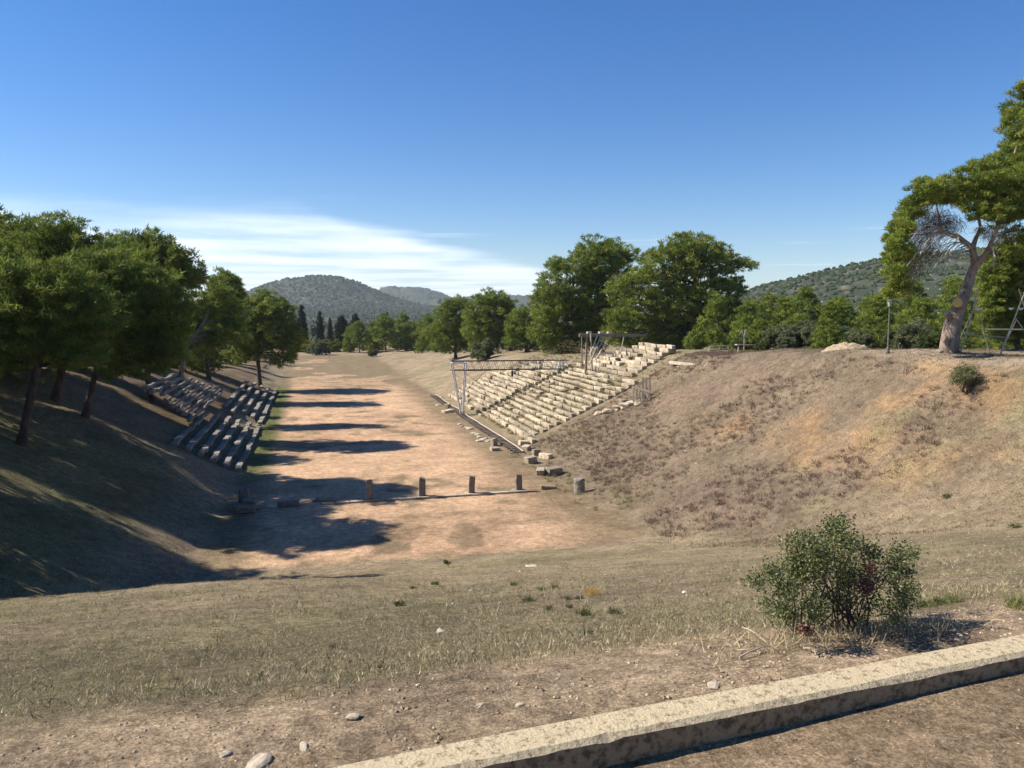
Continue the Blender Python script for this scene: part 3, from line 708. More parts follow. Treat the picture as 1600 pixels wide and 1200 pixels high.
# ------------------------------------------------------------------ benches, rails, lamp and sand pile on the right plateau
b0 = on_ground(1168, 549)
be = empty('wooden_bench', b0, 'pale plank bench on two legs at the edge of the woods', 'bench')
a_, c_ = P(1150, 538.5, b0.y), P(1184, 539.5, b0.y)
MB().bar(a_, c_, .45, .09).build('seat', M['wood'], be)
for t in (.12, .9):
    q = a_.lerp(c_, t); MB().tube([q, (q.x, q.y, gz(q.x, q.y))], .07, 6).build('leg', M['wood'], be)
fe = empty('wooden_rail', on_ground(1124, 549), 'low double-bar pale wooden rail beside the large pine', 'rail fence')
for v0, v1 in ((542, 540), (548, 545)): MB().bar(P(1108, v0, b0.y + 2), P(1139, v1, b0.y + 2), .09, .10).build('bar', M['wood'], fe)
for u in (1109, 1124, 1138):
    q = P(u, 541, b0.y + 2.05); MB().tube([q, (q.x, q.y, gz(q.x, q.y))], .05, 6).build('post', M['wood'], fe)
fk = empty('forked_stake', on_ground(1163, 546), 'pale forked wooden stake standing behind the plank bench', 'stake')
Yf = b0.y + 4; q = P(1163, 530, Yf); MB().tube([(q.x, Yf, gz(q.x, Yf)), q], .05, 6).build('stem', M['wood'], fk)
MB().tube([q, P(1159.5, 516, Yf)], .04, 5).build('prong', M['wood'], fk); MB().tube([q, P(1164.5, 515, Yf)], .04, 5).build('prong', M['wood'], fk)
# lamp post
l0 = on_ground(1387, 552.5); Yl = l0.y; kk = 1.0
def lat(parent, name, prof, m, seg=12):
    mb = MB(); return mb.tube([(l0.x, l0.y, l0.z + z) for z, r in prof], [r for z, r in prof], seg).build(name, M[m], parent, origin=l0)
ht = (at(1387, 466, Yl).z - l0.z)
lp = empty('lamp_post', l0, 'green iron lamp post with a lantern head on the bank crest', 'lamp post')
lat(lp, 'base', [(-.1, .13), (.12, .13), (.16, .10), (.36, .085), (.40, .06)], 'lampgreen')
lat(lp, 'pole', [(.38, .055), (ht * .5, .05), (ht * .5 + .02, .062), (ht * .5 + .06, .062), (ht * .5 + .08, .048), (ht * .84, .045)], 'lampgreen')
lan = lat(lp, 'lantern', [(ht * .84, .06), (ht * .855, .10), (ht * .95, .155)], 'glass', 8)
lat(lan, 'cage', [(ht * .83, .07), (ht * .845, .11), (ht * .852, .11)], 'lampgreen', 8)
lat(lan, 'lantern_roof', [(ht * .95, .20), (ht * .96, .20), (ht * .985, .10), (ht * .99, .045), (ht * 1.01, .03)], 'lampgreen', 8)
for k in range(4):
    a = math.pi / 4 + k * math.pi / 2
    MB().tube([(l0.x + .10 * math.cos(a), l0.y + .10 * math.sin(a), l0.z + ht * .85), (l0.x + .165 * math.cos(a), l0.y + .165 * math.sin(a), l0.z + ht * .953)], .013, 4).build('cage_bar', M['lampgreen'], lan, origin=l0)
# sand pile
def sand_pile():
    p = on_ground(1325, 549); p.y += 4; p.x = at(1323, 545, p.y).x; p.z = gz(p.x, p.y)
    n = 46; v = []; f = []
    for i in range(n):
        for j in range(n):
            x = (i / (n - 1) - .5) * 4.6; y = (j / (n - 1) - .5) * 3.6
            r = math.hypot(x / 2.0, y / 1.6) + .12 * mnoise.noise(Vector((x, y, 3)))
            h = max(0, .50 * (1 - r ** 2.0)) + .22 * max(0, 1 - r * .8) * mnoise.noise(Vector((x * 2.2, y * 2.2, 1))) + .12 * max(0, 1 - r * .7) * mnoise.noise(Vector((x * 6, y * 6, 1)))
            if x > .1 and r < .75: h += .10 * mnoise.noise(Vector((x * 3.3, y * 3.3, 9)))
            v.append((x, y, gz(p.x + x, p.y + y) - p.z + h - .03 * (r > 1.0)))
    for i in range(n - 1):
        for j in range(n - 1):
            a = i * n + j; f.append((a, a + n, a + n + 1, a + 1))
    me = bpy.data.meshes.new('sand_pile'); me.from_pydata(v, [], f); me.materials.append(M['sand']); me.update()
    o = link_mesh('sand_pile', me); o.location = p; tag(o, 'heap of pale sandy earth on the bank left of the lamp post', 'sand pile')
sand_pile()
loose(1374, 545, (.7, .5, .4), 'white block lying between the sand heap and the lamp post', 'block', rz=.3)
for i, u in enumerate(np.arange(1196, 1292, 11.0)):
    p = P(u, 545, b0.y + 4 + g0.uniform(-1, 1)); o = link_mesh('stone_block', g0.choice(BLKG)); s = (g0.uniform(.6, 1.1), g0.uniform(.5, .7), g0.uniform(.35, .6))
    o.scale = s; o.location = (p.x, p.y, gz(p.x, p.y) - .05); o.rotation_euler = (0, 0, g0.uniform(-.5, .5))
    tag(o, 'dark stone block, %s from the left in the row below the wood' % ORD[i], 'stone block', 'shaded stone blocks in a row by the woods')

# ------------------------------------------------------------------ foliage builders
def unit(n, g):
    v = g.normal(size=(n, 3)); return v / np.linalg.norm(v, axis=1, keepdims=True)
def blades(base, dirs, length, width, g):
    n = len(base); side = np.cross(dirs, unit(n, g)); side /= (np.linalg.norm(side, axis=1, keepdims=True) + 1e-9)
    a = base - side * (width / 2)[:, None]; b = base + side * (width / 2)[:, None]
    return np.stack([a, b, base + dirs * length[:, None]], 1)
def needle_crown(lobes, g, pr=None, nb=42, dens=11.0, tint=(1, 1, 1), palette=None, inner=.3, wide=.30):
    """lobes: (centre, (rx,ry,rz)); foliage is spread as brushy tufts over and inside each lobe"""
    TT = []; CC = []
    pal = np.array(palette if palette is not None else [(.145, .194, .028), (.182, .226, .034), (.228, .258, .044), (.108, .155, .024)]) * np.array(tint)
    for c, r in lobes:
        Rm = (r[0] * r[1] * r[2]) ** (1 / 3); p = pr or (.20 * Rm + .20)
        n = int(dens * (Rm / p) ** 2 * .42) + 6
        d = unit(n, g); d[:, 2] = np.where((d[:, 2] < -.3) & (g.random(n) < .45), -d[:, 2] * g.uniform(-.6, 1, n), d[:, 2])
        rad = np.where(g.random(n) < inner, g.uniform(.3, .8, n), g.uniform(.82, 1.06, n))
        lump = 1 + .16 * np.sin(d[:, 0] * 4.1 + c[0]) * np.sin(d[:, 1] * 4.7 + c[1] + 1) + .12 * np.sin(d[:, 2] * 6 + c[2])
        pc = np.array(c) + d * np.array(r) * (rad * lump)[:, None]
        pcol = pal[g.integers(0, len(pal), n)] * g.uniform(.8, 1.2, (n, 1))
        pp = p * g.uniform(.7, 1.25, n)
        m = nb
        bd = unit(n * m, g); out = np.repeat(d, m, 0); bd = bd + out * .55 + np.array((0, 0, .38)); bd /= np.linalg.norm(bd, axis=1, keepdims=True)
        P_ = np.repeat(pp, m)
        off = unit(n * m, g) * (P_ * g.random(n * m) ** .6 * .85)[:, None] * np.array((1.15, 1.15, .72))
        base = np.repeat(pc, m, 0) + off
        ln = P_ * g.uniform(.42, .85, n * m)
        TT.append(blades(base, bd, ln, ln * wide * g.uniform(.7, 1.3, n * m), g)); CC.append(np.repeat(pcol, m, 0) * g.uniform(.78, 1.22, (n * m, 1)))
    return np.concatenate(TT), np.concatenate(CC)
def limb(mb, a, b, r0, r1, n=6, jit=.15, up=0.0, seg=6):
    a = Vector(a); b = Vector(b); L = (b - a).length; pts = []
    for i in range(n):
        t = i / (n - 1); p = a.lerp(b, t); p.z += up * L * math.sin(math.pi * t)
        if 0 < i < n - 1: p += Vector((random.uniform(-1, 1), random.uniform(-1, 1), random.uniform(-1, 1))) * jit * L * .3
        pts.append(p)
    mb.tube(pts, [r0 + (r1 - r0) * i / (n - 1) for i in range(n)], seg, wob=.08)
    return pts
def tree_parts(trunk_pts, trunk_r, lobes, g, nb=42, dens=11, pr=None, tint=(1, 1, 1), palette=None, fork=.35, wide=.30, inner=.3):
    """local coordinates; returns trunk mesh + crown mesh"""
    mb = MB(); pts = [Vector(p) for p in trunk_pts]; k = len(pts)
    # resample the trunk smoothly
    fine = []
    for i in range(k - 1):
        p0 = pts[max(i - 1, 0)]; p1 = pts[i]; p2 = pts[i + 1]; p3 = pts[min(i + 2, k - 1)]
        for s in range(4):
            t = s / 4; fine.append(.5 * ((2 * p1) + (p2 - p0) * t + (2 * p0 - 5 * p1 + 4 * p2 - p3) * t * t + (3 * p1 - p0 - 3 * p2 + p3) * t ** 3))
    fine.append(pts[-1]); m = len(fine)
    rad = [trunk_r * (1.0 - .72 * i / (m - 1)) for i in range(m)]; rad[0] *= 1.35
    mb.tube([fine[0] - Vector((0, 0, .4))] + fine, [rad[0] * 1.15] + rad, 9, wob=.07)
    for c, r in lobes:
        c = Vector(c); j = min(range(int(m * fork), m), key=lambda q: (fine[q] - c).length + max(0, fine[q].z - c.z + .6) * 1.5)
        if (fine[j] - c).length > .4:
            pl = limb(mb, fine[j], c, max(.05, rad[j] * .55), .035, 6, .2, .05)
            for s in range(3):
                e = c + Vector((random.uniform(-1, 1) * r[0], random.uniform(-1, 1) * r[1], random.uniform(-.3, .8) * r[2])) * .75
                limb(mb, pl[4], e, .035, .012, 4, .2, 0, 4)
    T, C = needle_crown(lobes, g, pr, nb, dens, tint, palette, inner, wide)
    return mb, T, C
def place_tree(name, label, loc, tm, cm, group=None, rz=0, sc=1.0, cat='tree'):
    o = empty(name, loc, label, cat, group, rz); o.scale = (sc, sc, sc) if isinstance(sc, (int, float)) else sc
    link_mesh('trunk', tm, None, o); link_mesh('crown', cm, None, o); return o
def hero(label, Y, base, trunk, lobes, tr=.22, seed=1, spread=.5, name='pine_tree', flat=.9, bark='bark', group=None, back=True, base_xyz=None, fat=1.28, **k):
    """a pine whose crown lobes are read off the view and given depth around the trunk"""
    g = np.random.default_rng(seed); random.seed(seed)
    b = base_xyz if base_xyz is not None else foot(base, Y)
    px = b.y / 1200.0
    tp = [Vector((0, 0, 0))] + [at(u, v, b.y + dy) - b for u, v, dy in trunk]
    us = [l[0] for l in lobes]; wid = (max(us) - min(us)) * px * .5
    LL = []
    for i, l in enumerate(lobes):
        u, v, r = l[:3]; dy = l[3] if len(l) > 3 else g.uniform(-1, 1) * wid * spread
        p = at(u, v, b.y + dy) - b; rm = r * (b.y + dy) / 1200.0 * fat
        LL.append((tuple(p), (rm, rm, rm * flat)))
        if back and len(l) <= 3:
            u2 = u + g.uniform(-.5, .5) * r; p = at(u2, v + .25 * r, b.y + (wid * .6 if dy < 0 else -wid * .35) * g.uniform(.5, 1)) - b
            LL.append((tuple(p), (rm * .9, rm * .9, rm * .8)))
    mb, T, C = tree_parts(tp, tr, LL, g, **k)
    return place_tree(name, label, b, mb.mesh('trunk', M[bark], smooth=True), soup_mesh('crown', T, C, M['needle']), group)

DK = (.9, .92, .95)
GL = 'pines on the left bank'
hero('tall dark pine with leaning trunk nearest the left edge', 48, 25, [(55, 590, 0), (74, 530, 0), (92, 470, .3), (98, 430, .5)],
     [(62, 432, 34), (105, 445, 36), (140, 468, 36), (28, 470, 38), (85, 492, 42), (150, 512, 34), (18, 520, 34), (118, 515, 32), (50, 540, 26), (-15, 450, 40), (-25, 500, 36), (20, 552, 20), (140, 548, 22), (110, 560, 16), (-10, 560, 24)], .24, 1, tint=DK, group=GL, fat=1.14, dens=7.5, nb=70, wide=.2)
hero('bushy pine rising to the highest top at far left', 62, 82, [(100, 560, 0), (104, 500, 0), (98, 420, .5), (98, 370, .5)],
     [(97, 362, 26), (120, 378, 26), (70, 378, 30), (110, 405, 36), (62, 412, 34), (132, 408, 20), (90, 445, 36), (135, 440, 26), (50, 450, 30), (80, 500, 30), (110, 520, 26), (60, 530, 24), (95, 558, 16)], .28, 2, group=GL, fat=1.14, dens=7.5, nb=64, wide=.22)
hero('pine with flat pale top cut by the left picture edge', 74, 38, [(42, 520, 0), (30, 440, 0), (20, 380, 0)],
     [(28, 366, 28), (2, 362, 26), (45, 392, 26), (12, 398, 30), (-20, 380, 30), (35, 430, 34), (0, 440, 34), (20, 490, 28), (50, 500, 24), (5, 535, 20)], .28, 3, group=GL, fat=1.14, dens=8)
hero('dark pine leaning right over the upper stone seats', 58, 128, [(150, 580, 0), (166, 540, 0), (178, 500, .3), (198, 470, .3)],
     [(172, 425, 34), (205, 432, 36), (238, 452, 34), (258, 482, 30), (195, 482, 38), (228, 505, 38), (165, 478, 34), (255, 520, 28), (195, 535, 30), (235, 548, 26), (268, 545, 20), (150, 420, 28), (215, 570, 18), (180, 568, 16), (250, 568, 14), (150, 540, 18), (165, 585, 10)], .23, 4, tint=DK, group=GL, fat=1.14, dens=7.5, nb=64, wide=.22)
hero('pine with a small rounded top between two taller crowns', 92, 186, [(186, 500, 0), (184, 430, 0), (182, 390, 0)],
     [(175, 378, 15), (196, 378, 14), (206, 384, 10), (182, 398, 20), (165, 392, 12), (185, 425, 26)], .26, 5, group=GL, fat=1.14, dens=9)
hero('pine with layered crown stepping down to the right', 78, 232, [(228, 540, 0), (236, 480, 0), (244, 420, 0), (240, 390, 0)],
     [(238, 385, 22), (215, 392, 22), (262, 392, 20), (280, 402, 18), (252, 415, 26), (295, 425, 20), (306, 436, 14), (225, 425, 28), (272, 440, 24), (250, 465, 30), (215, 460, 28), (240, 510, 24), (270, 520, 20), (265, 548, 16)], .27, 6, group=GL, fat=1.14, dens=9)
hero('loose crowned pine behind the leaning trunk', 112, 325, [(322, 520, 0), (326, 470, 0), (345, 440, 0)],
     [(348, 438, 16), (366, 444, 12), (334, 446, 14), (352, 460, 18), (330, 470, 18), (372, 458, 9), (318, 490, 18), (345, 488, 22), (365, 490, 16), (322, 515, 16), (300, 480, 18), (296, 510, 16), (310, 540, 13), (335, 535, 14), (360, 530, 12), (290, 545, 10)], .26, 7, group=GL, fat=1.14, dens=9)
hero('pine with straggling grey trunk leaning right above the seats', 90, 276, [(292, 545, 0), (312, 515, 0), (330, 480, 0), (342, 456, 0)],
     [(338, 455, 13), (352, 468, 14), (328, 480, 13), (358, 498, 14), (370, 515, 13), (350, 520, 14), (332, 530, 13), (310, 550, 12)], .30, 8, group=GL, fat=1.14, bark='bark_pale', dens=8)
hero('round dense pine at the track edge beyond the left seats', 128, 405, [(403, 560, 0), (405, 535, 0), (408, 505, 0), (408, 480, 0)],
     [(398, 474, 17), (425, 474, 16), (385, 486, 16), (443, 490, 16), (412, 490, 22), (378, 508, 17), (400, 515, 22), (432, 515, 22), (455, 514, 13), (372, 535, 14), (385, 548, 14), (420, 540, 18), (447, 540, 16), (376, 560, 9), (436, 562, 12), (455, 558, 9), (410, 462, 10), (465, 530, 8)], .36, 9, group=GL, fat=1.14, dens=9)
GR = 'big pines above the right stand'
hero('tall pine with an open limb, left of the two largest', 118, 940, [(932, 520, 0), (918, 480, 0), (900, 455, 0), (893, 438, 0)],
     [(925, 392, 19), (950, 390, 18), (968, 402, 16), (903, 412, 17), (880, 420, 13), (868, 412, 10), (940, 412, 22), (985, 400, 12), (962, 425, 18), (915, 435, 18), (862, 448, 17), (850, 465, 15), (882, 460, 18), (870, 485, 20), (845, 490, 14), (898, 490, 20), (855, 515, 18), (885, 520, 20), (920, 500, 17), (840, 520, 12), (868, 538, 15), (905, 538, 15), (945, 450, 16), (935, 475, 15), (862, 535, 14), (930, 530, 16), (950, 505, 16), (960, 475, 14), (900, 470, 20), (925, 455, 16), (885, 548, 10)], .42, 21, group=GR, fat=1.42, dens=8)
hero('largest dense pine with a bough reaching out to the right', 102, 1092, [(1090, 520, 0), (1088, 470, 0), (1085, 420, 0), (1080, 390, 0)],
     [(1062, 385, 16), (1085, 382, 18), (1108, 388, 16), (1040, 392, 14), (1128, 400, 14), (1145, 412, 12), (1163, 412, 9), (1176, 414, 7), (1020, 405, 15), (1070, 410, 26), (1105, 420, 26), (1005, 428, 15), (1035, 432, 22), (985, 440, 15), (1130, 440, 20), (1060, 455, 26), (1095, 465, 28), (1000, 462, 20), (975, 468, 14), (1030, 480, 24), (1130, 478, 22), (960, 492, 12), (990, 498, 18), (1060, 505, 24), (1100, 510, 26), (1135, 515, 18), (1020, 515, 18), (975, 515, 12), (1005, 538, 13), (1040, 535, 15), (1145, 500, 12), (1120, 535, 14), (955, 520, 14), (985, 530, 14), (1065, 540, 14), (1150, 540, 10), (965, 450, 14), (1150, 450, 12)], .5, 22, group=GR, fat=1.42, dens=8, tint=(1.0, .97, .95))
hero('rounded pine left of the tall pair, dense to the ground', 152, 768, [(765, 525, 0), (765, 490, 0), (766, 470, 0)],
     [(762, 464, 11), (780, 468, 12), (795, 476, 9), (748, 474, 11), (770, 484, 17), (740, 490, 13), (790, 492, 13), (755, 505, 17), (780, 512, 16), (735, 515, 12), (755, 530, 14), (785, 532, 12), (770, 543, 8), (740, 540, 8), (798, 520, 9)], .36, 23, group=GR, fat=1.42, dens=7.5)
hero('pine of middling height left of the rounded one', 168, 712, [(712, 530, 0), (712, 500, 0), (714, 480, 0)],
     [(715, 472, 9), (700, 478, 9), (728, 478, 9), (690, 490, 10), (712, 492, 13), (728, 500, 11), (685, 510, 10), (705, 515, 13), (725, 522, 11), (690, 532, 10), (712, 538, 9), (670, 520, 8), (698, 545, 7), (728, 540, 8)], .36, 24, group=GR, fat=1.42, dens=7.5)
hero('low broad pine before the tall pair, behind the gantry', 140, 822, [(822, 530, 0), (820, 510, 0)],
     [(822, 486, 9), (808, 496, 11), (835, 500, 11), (820, 510, 14), (800, 515, 11), (840, 520, 12), (812, 530, 12), (795, 532, 8), (832, 540, 10)], .3, 25, group=GR, fat=1.42, dens=7.5)
hero('small bright bushy pine beside the wooden rail', 80, 1090, [(1090, 540, 0), (1090, 525, 0)],
     [(1088, 526, 9), (1080, 535, 9), (1098, 534, 9), (1090, 540, 10)], .09, 26, name='young_pine', back=False, dens=12, spread=.8)

# ------------------------------------------------------------------ generic pines
def generic(seed, h=9.0, w=3.2, n=16, tint=(1, 1, 1), nb=40, low=.14):
    g = np.random.default_rng(seed); random.seed(seed)
    lx, ly = g.uniform(-.9, .9, 2)
    tp = [(0, 0, 0), (lx * .3, ly * .3, h * .3), (lx * .9, ly * .9, h * .62), (lx, ly, h * .86)]
    LL = []
    for i in range(n):
        t = (i + .5) / n; zz = h * (low + (1 - low) * t); a = i * 2.4 + g.uniform(-.4, .4); prof = math.sin(math.pi * min(1, .22 + .72 * t)) 
        rr = w * prof * g.uniform(.35, .75); r = w * g.uniform(.42, .6) * (1.05 - .35 * t)
        LL.append(((lx * t + math.cos(a) * rr, ly * t + math.sin(a) * rr, zz - r * .5), (r, r, r * .72)))
    LL.append(((lx, ly, h * .9), (w * .36, w * .36, w * .28)))
    mb, T, C = tree_parts(tp, .024 * h, LL, g, nb=nb, dens=8, tint=tint)
    return mb.mesh('trunk', M['bark'], smooth=True), soup_mesh('crown', T, C, M['needle'])
GEN = [generic(60 + i, *[(9, 3.2, 15), (8.5, 3.8, 16), (10.5, 3.3, 17), (7, 3.2, 14), (9.5, 3.0, 15)][i]) for i in range(5)]
GENU = generic(77, 10, 3.6, 14, low=.42)
def put(i, x, y, label, group=None, sc=1.0, name='pine_tree', dz=0):
    t = GENU if i == 'u' else GEN[i % 5]
    return place_tree(name, label, (x, y, gz(x, y) - .05 + dz), t[0], t[1], group, random.uniform(0, 6.28), sc)
random.seed(4)
# grove behind the left bank and the trees beyond the frame's left edge whose shade falls on the slope
for k, (x, y, s) in enumerate([(-30, 84, 1.1), (-38, 98, 1.2), (-26, 104, 1.1), (-34, 118, 1.1), (-24, 126, 1.0), (-44, 80, 1.2), (-20, 146, 1.0), (-29, 150, 1.1), (-15, 158, .95), (-22, 172, 1.0), (-13, 190, .9), (-46, 118, 1.2), (-38, 140, 1.2)]):
    put('u' if k % 2 else k, x, y, 'dark pine deep in the left grove, %s counting from the camera' % (ORD[sorted([84, 98, 104, 118.1, 126, 80, 146, 150, 158, 172, 190, 118, 140]).index(118.1 if (x, y) == (-34, 118) else y)]), 'grove pines behind the left bank', s * 1.0)
for k, (x, y, s) in enumerate([(-17.5, 31, 1.2), (-21, 52, 1.2), (-19.5, 38, 1.3), (-22, 22, 1.2), (-22.8, 57, 1.3), (-24, 43, 1.3), (-27, 33, 1.35), (-30, 51, 1.3), (-27, 60, 1.2), (-36, 42, 1.4), (-24, 26.5, 1.0), (-34, 30, 1.4), (-33, 66, 1.2)]):
    put('u' if k in (1, 4) else k, x, y, 'pine standing left of the picture, %s of those shading the left slope' % ORD[k], 'pines outside the left edge', s)
for k, (x, y, s) in enumerate([(-22, 65, 1.1), (-24.5, 73, 1.15), (-21.5, 82, 1.05), (-23, 91, 1.1), (-20.5, 100, 1.0), (-18, 112, .95), (-16, 122, .9), (-30, 70, 1.2), (-28, 94, 1.2)]):
    put(k, x, y, 'pine in the shade behind the left seats, %s counting from the camera' % ORD[sorted([65, 73, 82, 91, 100, 112, 122, 70, 94]).index(y)], 'pines behind the left seats', s)
# far end of the track
for k, (u, Y, s) in enumerate([(562, 246, 1.0), (582, 252, .95), (603, 240, 1.18), (626, 250, 1.25), (645, 246, 1.0), (660, 238, 1.1), (672, 228, 1.0), (640, 262, 1.2), (615, 266, 1.1)]):
    f = foot(u, Y); put('u' if k in (2, 0) else k + 1, f.x, f.y, ['open pine with bare trunk at the left of the far row', 'small pine second in the row at the far end', 'forked pine with two dark trunks at the far end of the track', 'broad pine right of the forked one at the far end', 'low pine in the far row near the rounded pines', 'pine at the right end of the far row', 'pine joining the far row to the right-hand pines', 'pine in the second row beyond the far end, right one', 'pine in the second row beyond the far end, left one'][k], 'pines at the far end', s)
for k, (u, Y, s) in enumerate([(548, 250, .8), (571, 262, .9), (592, 258, .9), (634, 240, .95), (652, 254, 1.05), (668, 246, 1.1), (684, 236, 1.1), (697, 222, 1.0), (660, 214, .7), (688, 206, .8), (736, 186, .9), (800, 166, .8)]):
    f = foot(u, Y); put(k + 2, f.x, f.y, 'pine filling the far belt, %s of these from the left' % ORD[sorted([548, 571, 592, 634, 652, 668, 684, 697, 660, 688, 736, 800]).index(u)], 'pines of the far belt', s)
# woods behind the right plateau
wl_ = []
random.seed(8)
for k in range(46):
    u = 1130 + (k * 61.8) % 500 + random.uniform(-6, 6); Y = [62, 74, 88, 104, 124][k % 5] + random.uniform(-5, 5)
    if Y < 70 and u < 1250: Y += 22
    f = foot(u, Y); wanted = at(u, random.uniform(452, 488) + (10 if k % 5 < 2 else 0), Y).z - f.z
    wl_.append((k % 5, u, put(k, f.x, f.y, 'pine', 'pines of the wood behind the right bank', max(.4, min(1.1, wanted / 8.4)))))
for r_ in range(5):
    for q_, (_, _, o) in enumerate(sorted([t_ for t_ in wl_ if t_[0] == r_], key=lambda t_: t_[1])):
        o['label'] = '%s pine from the left in the %s row of the wood behind the bank' % (ORD[q_], ['front', 'second', 'middle', 'fourth', 'back'][r_])

# ------------------------------------------------------------------ shrubs of the wood edge, cypresses, orchard
def leafy(seed, h, w, pal, n=26, nb=90, lw=.35, stems=5):
    g = np.random.default_rng(seed); random.seed(seed); mb = MB(); LL = []
    for i in range(n):
        a = g.uniform(0, 6.28); t = g.random(); rr = w * .5 * math.sqrt(g.random()) * (1 - .3 * t); r = w * g.uniform(.13, .22)
        LL.append(((math.cos(a) * rr, math.sin(a) * rr, h * (.22 + .68 * t * (1 - (rr / w) ** 2))), (r, r, r * .9)))
    for i in range(stems): limb(mb, (g.uniform(-.1, .1), g.uniform(-.1, .1), -.15), LL[i][0], .05 * h / 2, .015, 5, .2)
    T, C = needle_crown(LL, g, None, nb, 7, palette=pal, wide=lw)
    return mb.mesh('stem', M['bark']), soup_mesh('crown', T, C, M['needle'])
OLV = [(.150, .170, .080), (.18, .20, .10), (.12, .145, .065)]
YEL = [(.22, .21, .03), (.17, .19, .03), (.28, .23, .035)]
GRN = [(.09, .12, .035), (.12, .145, .04), (.075, .10, .035)]
OL = leafy(101, 3.0, 4.2, OLV); GRS = leafy(102, 2.4, 3.4, GRN); YE = leafy(103, 3.6, 4.6, YEL); GY_ = leafy(104, 3.0, 3.8, [(.14, .17, .03), (.11, .14, .03), (.17, .18, .035)])
def shrub(proto, x, y, sc, label, cat='shrub', group=None, name='shrub'):
    o = empty(name, (x, y, gz(x, y) - .03), label, cat, group, random.uniform(0, 6)); o.scale = (sc,) * 3
    link_mesh('stem', proto[0], None, o); link_mesh('crown', proto[1], None, o); return o
random.seed(15)
for k, (u, Y, s) in enumerate([(1215, 66, .7), (1245, 68, .85), (1270, 66, .8), (1200, 72, .9), (1180, 74, .8), (1290, 62, .6), (1345, 60, .55), (1360, 64, .7), (1300, 70, .9), (1400, 56, .7), (1430, 54, .75), (1455, 52, .7), (1225, 64, .45), (1160, 72, .6), (1330, 66, .7), (1190, 64, .4)]):
    f = foot(u, Y); shrub([OL, GRS][k % 2 if k not in (1, 2, 7) else 0], f.x, f.y, s, ('grey green' if (k % 2 == 0 or k in (1, 7)) else 'dark green') + ' shrub, %s from the left along the foot of the wood' % ORD[sorted([1215, 1245, 1270, 1200, 1180, 1290, 1345, 1360, 1300, 1400, 1430, 1455, 1225, 1160, 1330, 1190]).index(u)], 'shrub', 'shrubs at the edge of the wood')
for u, Y, s, lab in [(480, 250, 1.05, 'yellow leaved small tree leftmost in the orchard'), (505, 262, 1.0, 'yellow leaved small tree in the middle of the orchard'), (541, 262, 1.0, 'bright yellow tree at the right of the orchard')]:
    f = foot(u, Y); shrub(YE, f.x, f.y, s, lab, 'tree', 'yellowing orchard trees', 'orchard_tree')
for u, Y, s, lab in [(522, 256, 1.25, 'yellow green tree between the olive and the bright yellow tree'), (465, 258, 1.2, 'yellow green tree behind the cypress foot')]:
    f = foot(u, Y); shrub(GY_, f.x, f.y, s, lab, 'tree', 'yellowing orchard trees', 'orchard_tree')
f = foot(498, 238); shrub(OL, f.x, f.y, 1.35, 'round grey olive tree at the far end of the track', 'tree', None, 'olive_tree')
f = foot(757, 138); shrub(OL, f.x, f.y, 1.1, 'grey bush under the rounded pine behind the gantry', 'shrub')
f = foot(582, 225); shrub(GRS, f.x, f.y, .8, 'small dark bush on the far track beside the bank', 'shrub')
def cypress(seed, h, w):
    g = np.random.default_rng(seed); mb = MB().tube([(0, 0, -.3), (0, 0, h * .3), (0, 0, h * .9)], [.22, .16, .03], 7); LL = []
    for i in range(34):
        t = (i + .5) / 34; r = w * .5 * (math.sin(math.pi * min(1, t ** .75 * .9 + .1)) ** .7) + .06; a = i * 2.4
        LL.append(((math.cos(a) * r * .45, math.sin(a) * r * .45, h * (.05 + .93 * t)), (r * .7, r * .7, r * 1.5 + .2)))
    T, C = needle_crown(LL, g, .42, 60, 5, palette=[(.022, .032, .016), (.03, .042, .02), (.018, .028, .014)])
    return mb.mesh('trunk', M['bark']), soup_mesh('crown', T, C, M['needle'])
CY = [cypress(i, 10, 2.2) for i in (1, 2)]; CYB = cypress(5, 10, 4.2)
for u, v, Y, pr, lab, wx in [(473, 478, 262, 0, 'tallest thin dark cypress beside the left pines', .9), (468, 505, 258, 2, 'broad dark conifer at the foot of the tallest cypress', 1.4), (501, 488, 290, 0, 'slim dark cypress second from the left grove', .9), (517, 498, 292, 1, 'short slim cypress third from the left grove', .75), (535, 494, 285, 2, 'broad dark conifer right of the three cypresses', 1.0), (556, 491, 300, 2, 'dark pointed conifer behind the far pines', .8), (606, 489, 320, 1, 'narrow dark conifer top above the far pines', .8)]:
    f = foot(u, Y); t = [CY[0], CY[1], CYB][pr]; hgt_ = at(u, v, Y).z - f.z
    place_tree('cypress_tree', lab, f, t[0], t[1], 'cypresses beyond the track', 0, (hgt_ / 10 * wx,) * 2 + (hgt_ / 10,))
# scrub on the plain between the track and the hills
g = np.random.default_rng(31); k = 9000
az = np.radians(g.uniform(-28, 62, k)); dd = 290 + 1900 * g.random(k) ** 1.1
PX, PY = np.sin(az) * dd, np.cos(az) * dd; rad = g.uniform(1.5, 3.6, k) * (1 + dd / 3000)
PZ = hgt(PX, PY) + rad * .35
T, nf = bush_blobs(np.stack([PX, PY, PZ], -1), rad, .85, 8)
cc = np.array([(.06, .075, .035), (.075, .085, .05), (.05, .07, .03), (.09, .095, .055)])[g.integers(0, 4, k)] * g.uniform(.8, 1.2, (k, 1))
tag(link_mesh('plain_scrub', soup_mesh('plain_scrub', T, np.repeat(cc, nf, 0), M['grass'])), 'far olive groves and scrub on the plain below the hills', 'scrub', kind='stuff')

